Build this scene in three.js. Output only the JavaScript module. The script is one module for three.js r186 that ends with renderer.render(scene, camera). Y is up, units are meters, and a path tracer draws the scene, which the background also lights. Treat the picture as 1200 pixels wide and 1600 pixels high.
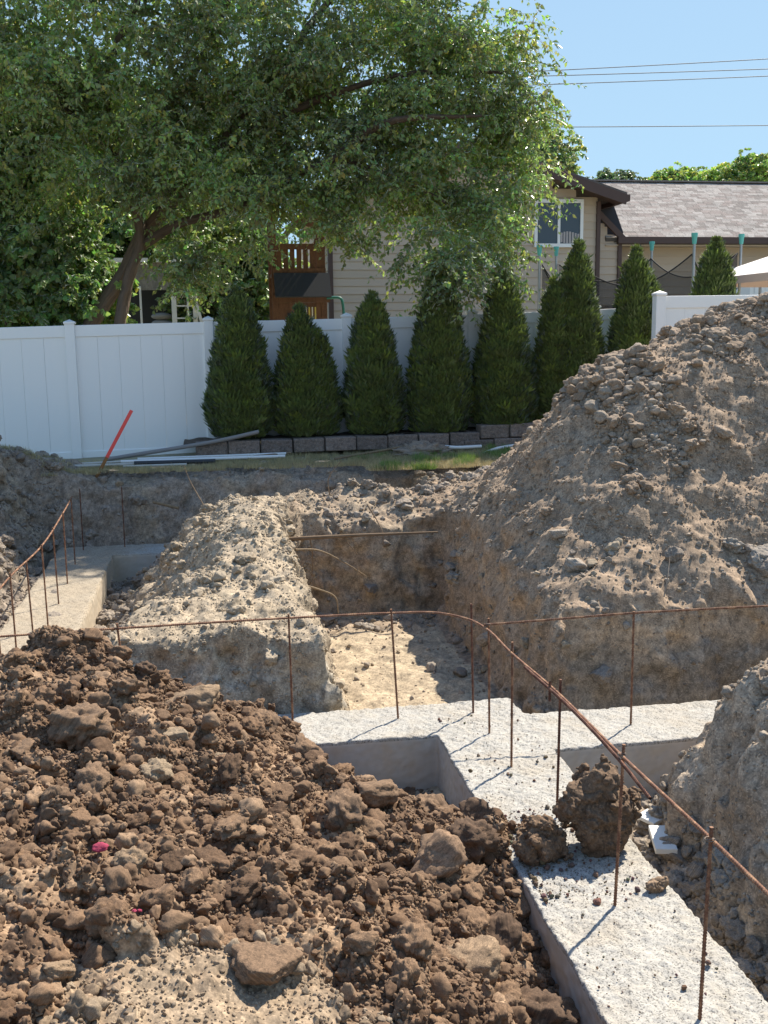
import * as THREE from 'three';
import { mergeGeometries, mergeVertices } from 'three/addons/utils/BufferGeometryUtils.js';
import { RoundedBoxGeometry } from 'three/addons/geometries/RoundedBoxGeometry.js';
import { createNoise3D, createNoise2D } from 'simplex-noise';

// ------------------------------------------------------------------ camera, sky, sun
const scene = new THREE.Scene();
const camera = new THREE.PerspectiveCamera(53.13, 0.75, 0.05, 400);
camera.rotation.order = 'YXZ';
camera.position.set(0, 1.7, 0);
camera.rotation.set(THREE.MathUtils.degToRad(-9.4), THREE.MathUtils.degToRad(-9.45), THREE.MathUtils.degToRad(-0.75));
scene.add(camera);

const SUN = new THREE.Vector3(0.47, 0.77, -0.42).normalize();
{
  const W = 256, H = 128, d = new Float32Array(W * H * 4);
  for (let j = 0; j < H; j++) for (let i = 0; i < W; i++) {
    const el = ((j + 0.5) / H - 0.5) * Math.PI, az = ((i + 0.5) / W - 0.5) * 2 * Math.PI;
    const v = new THREE.Vector3(Math.cos(el) * Math.cos(az), Math.sin(el), Math.cos(el) * Math.sin(az));
    const h = Math.max(0, v.y), t = Math.pow(h, 0.95), g = Math.max(0, v.dot(SUN));
    const glow = 0.05 * g ** 6 + 0.35 * g ** 60;
    const lo = [0.305, 0.46, 0.575], hi = [0.10, 0.185, 0.41];
    for (let k = 0; k < 3; k++) d[(j * W + i) * 4 + k] = el < -0.02 ? [0.30, 0.27, 0.23][k] * 0.6 : lo[k] + (hi[k] - lo[k]) * t + glow;
    d[(j * W + i) * 4 + 3] = 1;
  }
  const sky = new THREE.DataTexture(d, W, H, THREE.RGBAFormat, THREE.FloatType);
  sky.mapping = THREE.EquirectangularReflectionMapping; sky.magFilter = sky.minFilter = THREE.LinearFilter; sky.needsUpdate = true;
  scene.background = sky; scene.environment = sky;
}
const sun = new THREE.DirectionalLight(new THREE.Color(1, 0.91, 0.78), 5);
sun.position.copy(SUN).multiplyScalar(40).add(new THREE.Vector3(2, 0, -9));
sun.target.position.set(2, 0, -9);
sun.castShadow = true; sun.shadow.mapSize.set(4096, 4096);
Object.assign(sun.shadow.camera, { left: -22, right: 22, top: 22, bottom: -22, near: 1, far: 90 });
sun.shadow.radius = 1;
scene.add(sun, sun.target);
const EXPOSURE = 1.8;

// ------------------------------------------------------------------ helpers
const rngOf = (s) => () => { s = (s + 0x6d2b79f5) | 0; let t = Math.imul(s ^ (s >>> 15), 1 | s); t = (t + Math.imul(t ^ (t >>> 7), 61 | t)) ^ t; return ((t ^ (t >>> 14)) >>> 0) / 4294967296; };
const rnd = rngOf(7);
const n3 = createNoise3D(rngOf(11)), n3b = createNoise3D(rngOf(23)), n2 = createNoise2D(rngOf(31));
const clamp = (x, a = 0, b = 1) => Math.min(b, Math.max(a, x));
const smooth = (a, b, x) => { const t = clamp((x - a) / (b - a)); return t * t * (3 - 2 * t); };
const V = (x, y, z) => new THREE.Vector3(x, y, z);
const C = (r, g, b) => new THREE.Color().setRGB(r, g, b);
const used = {};
const numbered = (n) => { const k = used[n] = (used[n] ?? -1) + 1; return k ? n + '_' + String(k).padStart(3, '0') : n; };
function tag(o, label, category, group, kind) {
  if (label) o.userData.label = label; if (category) o.userData.category = category;
  if (group) o.userData.group = group; if (kind) o.userData.kind = kind; return o;
}
function shade(o) { o.castShadow = o.receiveShadow = true; return o; }
function thing(name, label, category, pos = [0, 0, 0], turn = 0, group) {
  const o = new THREE.Group(); o.name = numbered(name); o.position.set(...pos); o.rotation.y = turn; scene.add(o);
  return tag(o, label, category, group);
}
function mesh(name, geo, mat, parent = scene) {
  const g = Array.isArray(geo) ? mergeGeometries(geo.map((x) => { const y = x.index ? x.toNonIndexed() : x; for (const k of Object.keys(y.attributes)) if (!['position', 'normal', 'uv'].includes(k)) y.deleteAttribute(k); return y; })) : geo;
  const m = shade(new THREE.Mesh(g, mat)); m.name = parent === scene ? numbered(name) : name; parent.add(m); return m;
}
function boxGeo(w, h, d, x = 0, y = 0, z = 0, r = 0) {
  const g = r ? new RoundedBoxGeometry(w, h, d, 2, r) : new THREE.BoxGeometry(w, h, d);
  const p = g.attributes.position, n = g.attributes.normal, uv = g.attributes.uv;
  for (let i = 0; i < p.count; i++) {
    const a = Math.abs(n.getX(i)), b = Math.abs(n.getY(i)), c = Math.abs(n.getZ(i));
    if (a > b && a > c) uv.setXY(i, p.getZ(i) + x, p.getY(i) + y); else if (b > c) uv.setXY(i, p.getX(i) + x, p.getZ(i) + z); else uv.setXY(i, p.getX(i) + x, p.getY(i) + y);
  }
  return g.translate(x, y, z);
}
function tube(points, r, seg = 8, n = 0, taper = null) {
  const curve = points.length > 2 ? new THREE.CatmullRomCurve3(points) : new THREE.LineCurve3(...points);
  const N = n || Math.max(2, points.length * 6), g = new THREE.TubeGeometry(curve, N, r, seg, false);
  if (taper) {
    const p = g.attributes.position, c = V(0, 0, 0), v = V(0, 0, 0);
    for (let i = 0; i <= N; i++) { curve.getPointAt(i / N, c); const s = taper(i / N); for (let j = 0; j <= seg; j++) { const k = i * (seg + 1) + j; v.fromBufferAttribute(p, k).sub(c).multiplyScalar(s).add(c); p.setXYZ(k, v.x, v.y, v.z); } }
  }
  return g;
}
// tileable grain textures
function tileNoise(S, base, oct, seed, ridged = false) {
  const R = rngOf(seed), out = new Float32Array(S * S);
  let amp = 1, tot = 0;
  for (let o = 0, f = base; o < oct; o++, f *= 2, amp *= 0.6) {
    const L = new Float32Array(f * f); for (let i = 0; i < f * f; i++) L[i] = R();
    for (let y = 0; y < S; y++) {
      const fy = y / S * f, y0 = Math.floor(fy), ty = fy - y0, sy = ty * ty * (3 - 2 * ty), y1 = (y0 + 1) % f;
      for (let x = 0; x < S; x++) {
        const fx = x / S * f, x0 = Math.floor(fx), tx = fx - x0, sx = tx * tx * (3 - 2 * tx), x1 = (x0 + 1) % f;
        let v = (L[y0 * f + x0] * (1 - sx) + L[y0 * f + x1] * sx) * (1 - sy) + (L[y1 * f + x0] * (1 - sx) + L[y1 * f + x1] * sx) * sy;
        if (ridged) v = Math.abs(v * 2 - 1);
        out[y * S + x] += v * amp;
      }
    }
    tot += amp;
  }
  for (let i = 0; i < out.length; i++) out[i] /= tot;
  return out;
}
function greyTex(S, f, rep, srgb) {
  const d = new Uint8Array(S * S * 4);
  for (let i = 0; i < S * S; i++) { const c = f(i); for (let k = 0; k < 3; k++) d[i * 4 + k] = clamp(Array.isArray(c) ? c[k] : c) * 255; d[i * 4 + 3] = 255; }
  const t = new THREE.DataTexture(d, S, S, THREE.RGBAFormat); t.wrapS = t.wrapT = THREE.RepeatWrapping; t.magFilter = THREE.LinearFilter; t.minFilter = THREE.LinearFilter;
  t.repeat.set(rep, rep); if (srgb) t.colorSpace = THREE.SRGBColorSpace; t.needsUpdate = true; return t;
}
const grainA = tileNoise(512, 16, 5, 3), grainB = tileNoise(512, 8, 6, 5, true), grainC = tileNoise(512, 64, 3, 9);
const lin2s = (v) => Math.pow(clamp(v), 1 / 2.2);
const soilBump = greyTex(512, (i) => grainB[i] * 0.9 + grainC[i] * 0.35, 2.2);
const soilMap = greyTex(512, (i) => { const v = 0.62 + (grainA[i] - 0.5) * 0.75 + (grainC[i] - 0.5) * 0.6; const p = grainC[i] > 0.71 ? 0.25 : 0; return [lin2s(v + p), lin2s(v + p * 0.98), lin2s(v + p * 0.95)]; }, 2.2, true);
const soilMat = new THREE.MeshStandardMaterial({ color: 0xffffff, vertexColors: true, roughness: 1, map: soilMap, bumpMap: soilBump, bumpScale: 0.004 });
const clodMat = new THREE.MeshStandardMaterial({ color: 0xffffff, roughness: 1, map: soilMap, bumpMap: soilBump, bumpScale: 0.0016 });
const looseMat = new THREE.MeshStandardMaterial({ color: 0xffffff, roughness: 1, map: soilMap });

// surface net: a mesh of the zero set of f (negative inside)
function surfaceNet(lo, hi, cell, bracket, f) {
  const nx = Math.ceil((hi[0] - lo[0]) / cell) + 1, ny = Math.ceil((hi[1] - lo[1]) / cell) + 1, nz = Math.ceil((hi[2] - lo[2]) / cell) + 1;
  const v = new Float32Array(nx * ny * nz), sx = 1, sy = nx * nz, sz = nx;
  for (let k = 0; k < nz; k++) for (let i = 0; i < nx; i++) {
    const x = lo[0] + i * cell, z = lo[2] + k * cell, [a, b] = bracket(x, z);
    for (let j = 0; j < ny; j++) { const y = lo[1] + j * cell; v[j * sy + k * sz + i] = y < a ? -1 : y > b ? 1 : f(x, y, z); }
  }
  const idx = new Int32Array(nx * ny * nz).fill(-1), pos = [], tri = [];
  const off = [0, sx, sz, sx + sz, sy, sy + sx, sy + sz, sy + sx + sz];
  const E = [[0, 1], [2, 3], [4, 5], [6, 7], [0, 2], [1, 3], [4, 6], [5, 7], [0, 4], [1, 5], [2, 6], [3, 7]];
  for (let j = 0; j < ny - 1; j++) for (let k = 0; k < nz - 1; k++) for (let i = 0; i < nx - 1; i++) {
    const o = j * sy + k * sz + i; let m = 0;
    for (let c = 0; c < 8; c++) if (v[o + off[c]] < 0) m |= 1 << c;
    if (m === 0 || m === 255) continue;
    let px = 0, py = 0, pz = 0, n = 0;
    for (const [a, b] of E) {
      if (((m >> a) & 1) === ((m >> b) & 1)) continue;
      const va = v[o + off[a]], t = va / (va - v[o + off[b]]);
      px += (a & 1) + t * ((b & 1) - (a & 1)); pz += ((a >> 1) & 1) + t * (((b >> 1) & 1) - ((a >> 1) & 1)); py += (a >> 2) + t * ((b >> 2) - (a >> 2)); n++;
    }
    idx[o] = pos.length / 3;
    pos.push(lo[0] + (i + px / n) * cell, lo[1] + (j + py / n) * cell, lo[2] + (k + pz / n) * cell);
  }
  const quad = (a, b, c, d, flip) => { if (a < 0 || b < 0 || c < 0 || d < 0) return; flip ? tri.push(a, b, c, a, c, d) : tri.push(a, c, b, a, d, c); };
  for (let j = 1; j < ny - 1; j++) for (let k = 1; k < nz - 1; k++) for (let i = 1; i < nx - 1; i++) {
    const o = j * sy + k * sz + i, s = v[o] < 0;
    if (s !== (v[o + sx] < 0)) quad(idx[o], idx[o - sy], idx[o - sy - sz], idx[o - sz], s);
    if (s !== (v[o + sy] < 0)) quad(idx[o], idx[o - sz], idx[o - sz - sx], idx[o - sx], s);
    if (s !== (v[o + sz] < 0)) quad(idx[o], idx[o - sx], idx[o - sx - sy], idx[o - sy], s);
  }
  return { pos: new Float32Array(pos), tri };
}
// split one net into geometries by a class of its triangles; colour every vertex; uv in metres on a slanted plane
function netGeometries(net, classes, colour) {
  const all = new THREE.BufferGeometry();
  all.setAttribute('position', new THREE.BufferAttribute(net.pos, 3)); all.setIndex(net.tri); all.computeVertexNormals();
  const N = all.attributes.normal.array, P = net.pos, cnt = P.length / 3, col = new Float32Array(cnt * 3), uv = new Float32Array(cnt * 2);
  for (let i = 0; i < cnt; i++) {
    const x = P[i * 3], y = P[i * 3 + 1], z = P[i * 3 + 2], c = colour(x, y, z, N[i * 3], N[i * 3 + 1], N[i * 3 + 2]);
    col.set(c, i * 3);
  }
  const lists = {};
  for (let t = 0; t < net.tri.length; t += 3) {
    const [a, b, c] = [net.tri[t], net.tri[t + 1], net.tri[t + 2]];
    const k = classes((P[a * 3] + P[b * 3] + P[c * 3]) / 3, (P[a * 3 + 1] + P[b * 3 + 1] + P[c * 3 + 1]) / 3, (P[a * 3 + 2] + P[b * 3 + 2] + P[c * 3 + 2]) / 3);
    if (!k) continue;
    const nx = Math.abs(N[a * 3] + N[b * 3] + N[c * 3]), ny = Math.abs(N[a * 3 + 1] + N[b * 3 + 1] + N[c * 3 + 1]), nz = Math.abs(N[a * 3 + 2] + N[b * 3 + 2] + N[c * 3 + 2]);
    (lists[k + '|' + (ny * 1.2 > nx && ny * 1.2 > nz ? 'y' : nx > nz ? 'x' : 'z')] ??= []).push(a, b, c);
  }
  const out = {};
  for (const [k, l] of Object.entries(lists)) {
    const map = new Int32Array(cnt).fill(-1), order = [], ix = new Uint32Array(l.length);
    l.forEach((a, i) => { if (map[a] < 0) { map[a] = order.length; order.push(a); } ix[i] = map[a]; });
    const take = (src, w) => { const r = new Float32Array(order.length * w); order.forEach((a, i) => { for (let q = 0; q < w; q++) r[i * w + q] = src[a * w + q]; }); return r; };
    const g = new THREE.BufferGeometry(), [name, axis] = k.split('|'); (out[name] ??= []).push(g);
    order.forEach((a) => { uv[a * 2] = axis === 'x' ? P[a * 3 + 2] : P[a * 3]; uv[a * 2 + 1] = axis === 'y' ? P[a * 3 + 2] : P[a * 3 + 1]; });
    g.setAttribute('position', new THREE.BufferAttribute(take(P, 3), 3)); g.setAttribute('normal', new THREE.BufferAttribute(take(N, 3), 3));
    g.setAttribute('color', new THREE.BufferAttribute(take(col, 3), 3)); g.setAttribute('uv', new THREE.BufferAttribute(take(uv, 2), 2)); g.setIndex(new THREE.BufferAttribute(ix, 1));
  }
  for (const k of Object.keys(out)) out[k] = mergeGeometries(out[k]);
  return out;
}
// thin-plate surface through [x, z, y] points
function plate(pts) {
  const n = pts.length, U = (d) => (d < 1e-9 ? 0 : d * Math.log(d) * 0.5), A = [], B = [];
  for (let i = 0; i < n + 3; i++) { A.push(new Float64Array(n + 3)); B.push(0); }
  for (let i = 0; i < n; i++) {
    for (let j = 0; j < n; j++) A[i][j] = U((pts[i][0] - pts[j][0]) ** 2 + (pts[i][1] - pts[j][1]) ** 2);
    A[i][i] += 0.02; A[i][n] = A[n][i] = 1; A[i][n + 1] = A[n + 1][i] = pts[i][0]; A[i][n + 2] = A[n + 2][i] = pts[i][1]; B[i] = pts[i][2];
  }
  const m = n + 3;
  for (let i = 0; i < m; i++) {
    let p = i; for (let r = i + 1; r < m; r++) if (Math.abs(A[r][i]) > Math.abs(A[p][i])) p = r;
    [A[i], A[p]] = [A[p], A[i]]; [B[i], B[p]] = [B[p], B[i]];
    for (let r = i + 1; r < m; r++) { const q = A[r][i] / A[i][i]; if (q) { for (let c = i; c < m; c++) A[r][c] -= q * A[i][c]; B[r] -= q * B[i]; } }
  }
  for (let i = m - 1; i >= 0; i--) { for (let c = i + 1; c < m; c++) B[i] -= A[i][c] * B[c]; B[i] /= A[i][i]; }
  return (x, z) => { let s = B[n] + B[n + 1] * x + B[n + 2] * z; for (let i = 0; i < n; i++) s += B[i] * U((x - pts[i][0]) ** 2 + (z - pts[i][1]) ** 2); return s; };
}
const sdRect = (x, z, x0, x1, z0, z1) => { const dx = Math.max(x0 - x, x - x1), dz = Math.max(z0 - z, z - z1); return dx > 0 && dz > 0 ? Math.hypot(dx, dz) : Math.max(dx, dz); };
// a height function sampled once on a grid; returns bilinear lookup and the lowest and highest value round a place
function heightGrid(H, lo, hi, step, reach) {
  const nx = Math.ceil((hi[0] - lo[0]) / step) + 2, nz = Math.ceil((hi[2] - lo[2]) / step) + 2, h = new Float32Array(nx * nz);
  for (let k = 0; k < nz; k++) for (let i = 0; i < nx; i++) h[k * nx + i] = H(lo[0] + i * step, lo[2] + k * step);
  const at = (x, z) => { const fx = clamp((x - lo[0]) / step, 0, nx - 1.001), fz = clamp((z - lo[2]) / step, 0, nz - 1.001), i = fx | 0, k = fz | 0, a = fx - i, b = fz - k, o = k * nx + i; return (h[o] * (1 - a) + h[o + 1] * a) * (1 - b) + (h[o + nx] * (1 - a) + h[o + nx + 1] * a) * b; };
  const R = Math.ceil(reach / step), filt = (src, f) => {
    const t = new Float32Array(src.length), u = new Float32Array(src.length);
    for (let k = 0; k < nz; k++) for (let i = 0; i < nx; i++) { let m = src[k * nx + i]; for (let q = Math.max(0, i - R); q <= Math.min(nx - 1, i + R); q++) m = f(m, src[k * nx + q]); t[k * nx + i] = m; }
    for (let k = 0; k < nz; k++) for (let i = 0; i < nx; i++) { let m = t[k * nx + i]; for (let q = Math.max(0, k - R); q <= Math.min(nz - 1, k + R); q++) m = f(m, t[q * nx + i]); u[k * nx + i] = m; }
    return u;
  };
  const mn = filt(h, Math.min), mx = filt(h, Math.max);
  const cellOf = (x, z) => clamp(Math.round((z - lo[2]) / step), 0, nz - 1) * nx + clamp(Math.round((x - lo[0]) / step), 0, nx - 1);
  return { at, range: (x, z) => { const c = cellOf(x, z); return [mn[c], mx[c]]; } };
}
// clods: broken lumps of soil, several shapes each at three finenesses
function clodGeo(seed, detail, rough = 1, squash = 0.8) {
  const g = mergeVertices(new THREE.IcosahedronGeometry(1, detail).deleteAttribute('normal').deleteAttribute('uv')), R = rngOf(seed), p = g.attributes.position, v = V(0, 0, 0);
  const cuts = []; for (let i = 0; i < 7; i++) { const t = V(R() - 0.5, R() - 0.5, R() - 0.5).normalize(); cuts.push([t, (seed % 2 ? 0.5 : 0.62) + R() * 0.35]); }
  if (seed % 2) rough *= 0.55;
  const ax = 0.85 + R() * 0.4, az = 0.75 + R() * 0.3, o = seed * 3.7;
  for (let i = 0; i < p.count; i++) {
    v.fromBufferAttribute(p, i);
    let r = 1; for (const [t, d] of cuts) { const q = v.dot(t); if (q > 0.05) r = Math.min(r, d / q); }
    r = Math.min(r, 1.05);
    r *= 1 + rough * (0.22 * n3(v.x * 1.3 + o, v.y * 1.3, v.z * 1.3) + 0.14 * (Math.abs(n3b(v.x * 2.6 + o, v.y * 2.6, v.z * 2.6)) - 0.4) * 1.6 + (detail > 3 ? 0.1 * (Math.abs(n3(v.x * 6 + o, v.y * 6, v.z * 6)) - 0.35) + 0.05 * (Math.abs(n3b(v.x * 14 + o, v.y * 14, v.z * 14)) - 0.3) : 0));
    p.setXYZ(i, v.x * r * ax, v.y * r * squash, v.z * r * az);
  }
  g.computeVertexNormals();
  const uv = new Float32Array(p.count * 2); for (let i = 0; i < p.count; i++) { uv[i * 2] = (p.getX(i) + p.getY(i) * 0.6) * 0.3; uv[i * 2 + 1] = (p.getZ(i) - p.getY(i) * 0.7) * 0.3; }
  g.setAttribute('uv', new THREE.BufferAttribute(uv, 2));
  return g;
}
const bigClods = [1, 2, 3, 4, 5, 6, 7, 8].map((s) => clodGeo(s, 9));
const midClods = [11, 13, 15, 16, 17, 19].map((s) => clodGeo(s, 4));
const tinyClods = [21, 22, 23].map((s) => clodGeo(s, 1, 1));
const clodMats = {};
function clodMatOf(c) { const k = c.map((v) => v.toFixed(3)).join(); if (!clodMats[k]) { clodMats[k] = clodMat.clone(); clodMats[k].color.setRGB(...c); } return clodMats[k]; }
// area-weighted places on a mesh
function sampler(geo) {
  const p = geo.attributes.position, ix = geo.index, T = ix.count / 3, cum = new Float32Array(T), a = V(0, 0, 0), b = V(0, 0, 0), c = V(0, 0, 0); let s = 0;
  for (let t = 0; t < T; t++) { a.fromBufferAttribute(p, ix.getX(t * 3)); b.fromBufferAttribute(p, ix.getX(t * 3 + 1)).sub(a); c.fromBufferAttribute(p, ix.getX(t * 3 + 2)).sub(a); s += b.cross(c).length() / 2; cum[t] = s; }
  return (R) => {
    const u = R() * s; let lo = 0, hi = T - 1; while (lo < hi) { const m = (lo + hi) >> 1; if (cum[m] < u) lo = m + 1; else hi = m; }
    let x = R(), y = R(); if (x + y > 1) { x = 1 - x; y = 1 - y; }
    a.fromBufferAttribute(p, ix.getX(lo * 3)); b.fromBufferAttribute(p, ix.getX(lo * 3 + 1)).sub(a); c.fromBufferAttribute(p, ix.getX(lo * 3 + 2)).sub(a);
    const n = b.clone().cross(c).normalize(); return [a.clone().addScaledVector(b, x).addScaledVector(c, y), n];
  };
}
// scatter clods over a pile: the largest are parts of their own, the rest one part
function scatter(parent, geo, o) {
  const R = rngOf(o.seed), pick = sampler(geo), list = [];
  for (let i = 0; i < o.tries; i++) {
    const [p, n] = pick(R); if (n.y < (o.minUp ?? 0.25)) continue;
    const d = o.density(p); if (R() > d) continue;
    const s = Math.min(o.max * (o.sizeAt ? o.sizeAt(p) : 1), o.min * Math.pow(R(), -1 / o.alpha));
    list.push([p, s, n]);
  }
  list.sort((a, b) => b[1] - a[1]);
  const q = new THREE.Quaternion(), e = new THREE.Euler(), pals = o.palette, palAt = (p) => o.paletteAt?.(p) ?? pals, put = (m, p, s, n) => {
    e.set(R() * 6.3, R() * 6.3, R() * 6.3); if (s > 0.035) e.set((R() - 0.5) * 0.9, R() * 6.3, (R() - 0.5) * 0.9);
    m.quaternion.setFromEuler(e); m.position.copy(p).addScaledVector(n, s * (0.1 + R() * 0.3)); m.scale.set(s * (0.85 + R() * 0.3), s * (0.8 + R() * 0.3), s * (0.85 + R() * 0.3));
  };
  const nBig = Math.min(o.singles ?? 260, list.length);
  for (let i = 0; i < nBig; i++) { const [p, s, n] = list[i], m = mesh('clod', (s > (o.fine ?? 0.05) ? bigClods : midClods)[(R() * 6) | 0], clodMatOf(palAt(p)[(R() * 3) | 0]), parent); put(m, p, s, n); }
  const rest = list.slice(nBig), split = rest.findIndex(([, s]) => s < (o.mid ?? 0.016)), cutAt = split < 0 ? rest.length : split, dummy = new THREE.Object3D(), col = new THREE.Color();
  const sets = [[rest.slice(0, cutAt), midClods], [rest.slice(cutAt), tinyClods]];
  for (const [items, shapes] of sets) for (let k = 0; k < shapes.length; k++) {
    const mine = items.filter((_, i) => i % shapes.length === k); if (!mine.length) continue;
    const im = shade(new THREE.InstancedMesh(shapes[k], looseMat, mine.length)); im.name = 'loose_soil';
    mine.forEach(([p, s, n], i) => { put(dummy, p, s, n); dummy.updateMatrix(); im.setMatrixAt(i, dummy.matrix); const pal = palAt(p), c = pal[(R() * pal.length) | 0], j = 0.85 + R() * 0.3; im.setColorAt(i, col.setRGB(c[0] * j, c[1] * j, c[2] * j)); });
    im.userData.kind = 'stuff'; parent.add(im);
  }
}
const mix3 = (a, b, t) => [a[0] + (b[0] - a[0]) * t, a[1] + (b[1] - a[1]) * t, a[2] + (b[2] - a[2]) * t];
const fbm = (x, y, z, o = 3) => { let s = 0, a = 0.5; for (let i = 0; i < o; i++) { s += a * n3(x, y, z); x *= 2.03; y *= 2.03; z *= 2.03; a *= 0.5; } return s; };
const lumps = (x, y, z) => Math.abs(n3b(x, y, z)) - 0.38;

// ------------------------------------------------------------------ the excavation and the ground
const groundY = (x, z) => z > -13.4 ? 0.13 : 0.13 + 0.02 * clamp(-13.4 - z, 0, 1) + 0.015 * clamp(x + 2, 0, 12) * smooth(-13.4, -14.6, z) + 0.055 * clamp(-16 - z, 0, 12);
const farPts = [
  // bank left of the left footing
  [-3, -12, 0.72], [-2.4, -12, 0.58], [-1.95, -12.4, 0.34], [-2.1, -13.2, 0.32], [-1.6, -13.2, 0.06], [-3.2, -13.4, 0.55], [-2.6, -13.3, 0.46], [-3, -10, 0.5], [-2.3, -10.5, 0.1], [-3, -8, 0.3], [-2.3, -8.5, 0], [-3, -6, 0.1], [-2.3, -6, -0.1],
  // edge of the yard
  [-0.3, -13.1, 0.02], [1.4, -13.1, 0.02], [2.6, -13.1, 0.0], [3.4, -13.1, 0.02], [-0.3, -13.7, 0.13], [1.4, -13.7, 0.13], [2.6, -13.7, 0.13], [-1.6, -13.7, 0.13], [4.4, -13.4, 0.16], [6, -13.5, 0.25], [8, -13.5, 0.3],
  // ridge behind the trench
  [0.8, -10.7, 0.1], [1.75, -10.7, 0.16], [2.4, -10.7, 0.1], [1.2, -10.05, -0.08], [2, -10.05, -0.08],
  // mound between the left footing and the trench
  [-0.5, -6.7, -0.24], [0, -6.7, -0.18], [0.6, -6.7, -0.2], [-0.3, -7.5, -0.08], [0.3, -7.5, -0.03], [0.6, -7.5, -0.08], [-0.15, -8.5, 0.1], [0.22, -8.6, 0.26], [0.5, -8.7, 0.2], [0.2, -9.7, 0.22], [0.6, -9.6, 0.15], [-0.3, -9.7, -0.05], [-0.3, -11, -0.1], [0.3, -11, 0.08],
  // the big pile
  [2.4, -6.65, -0.15], [3.2, -6.65, -0.13], [4, -6.65, -0.13], [5, -6.65, -0.1], [7, -6.65, 0], [2.35, -7.5, -0.02], [2.35, -8.5, 0.08], [2.4, -9.5, 0.1], [3, -7.6, 0.55], [3.8, -7.6, 0.75], [4.6, -7.6, 0.9], [6, -7.6, 1.0],
  [2.8, -8.5, 0.74], [3.1, -8.6, 1.16], [3.6, -8.7, 1.5], [4.2, -8.8, 1.72], [5, -8.8, 2.0], [5.8, -8.8, 2.1], [7.2, -8.8, 2.0], [3, -9.8, 0.65], [4, -10.2, 1.1], [5, -10.5, 1.2], [7, -10.5, 1.2], [3, -11, 0.2], [4, -11.8, 0.3], [5.5, -12, 0.4], [7, -12.2, 0.5],
];
const farU = plate(farPts);
function farH(x, z) {
  const wob = 0.05 * n2(x * 1.7, z * 1.7) + 0.03 * n2(x * 4.5 + 9, z * 4.5);
  let h = farU(x, z) + 0.04 * n2(x * 1.3 + 5, z * 1.3);
  const carve = (d, floor, slope) => { const y = floor + 0.03 * n2(x * 3, z * 3 + 4) + slope * Math.max(0, d + wob); h = -Math.log(Math.exp(-h * 42) + Math.exp(-y * 42)) / 42; };
  carve(sdRect(x, z, 0.86, 2.16, -9.85, -4), -1.0, x < 1.2 ? 3.6 : 6);
  carve(sdRect(x, z, -0.78, 12, -6.5, -3), -1.02, 7);
  carve(sdRect(x, z, -2.0, -0.95, -12.72, -3), x > -1.5 ? -1.0 : -0.8, z < -12.5 ? 3 : x > -1.5 ? 1.15 + 3.5 * smooth(-7.6, -6.6, z) : 1.5);
  carve(sdRect(x, z, -2.0, 2.2, -12.72, -11.8), -1.0, z < -12 ? 3 : 1.3);
  return h;
}
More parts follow.
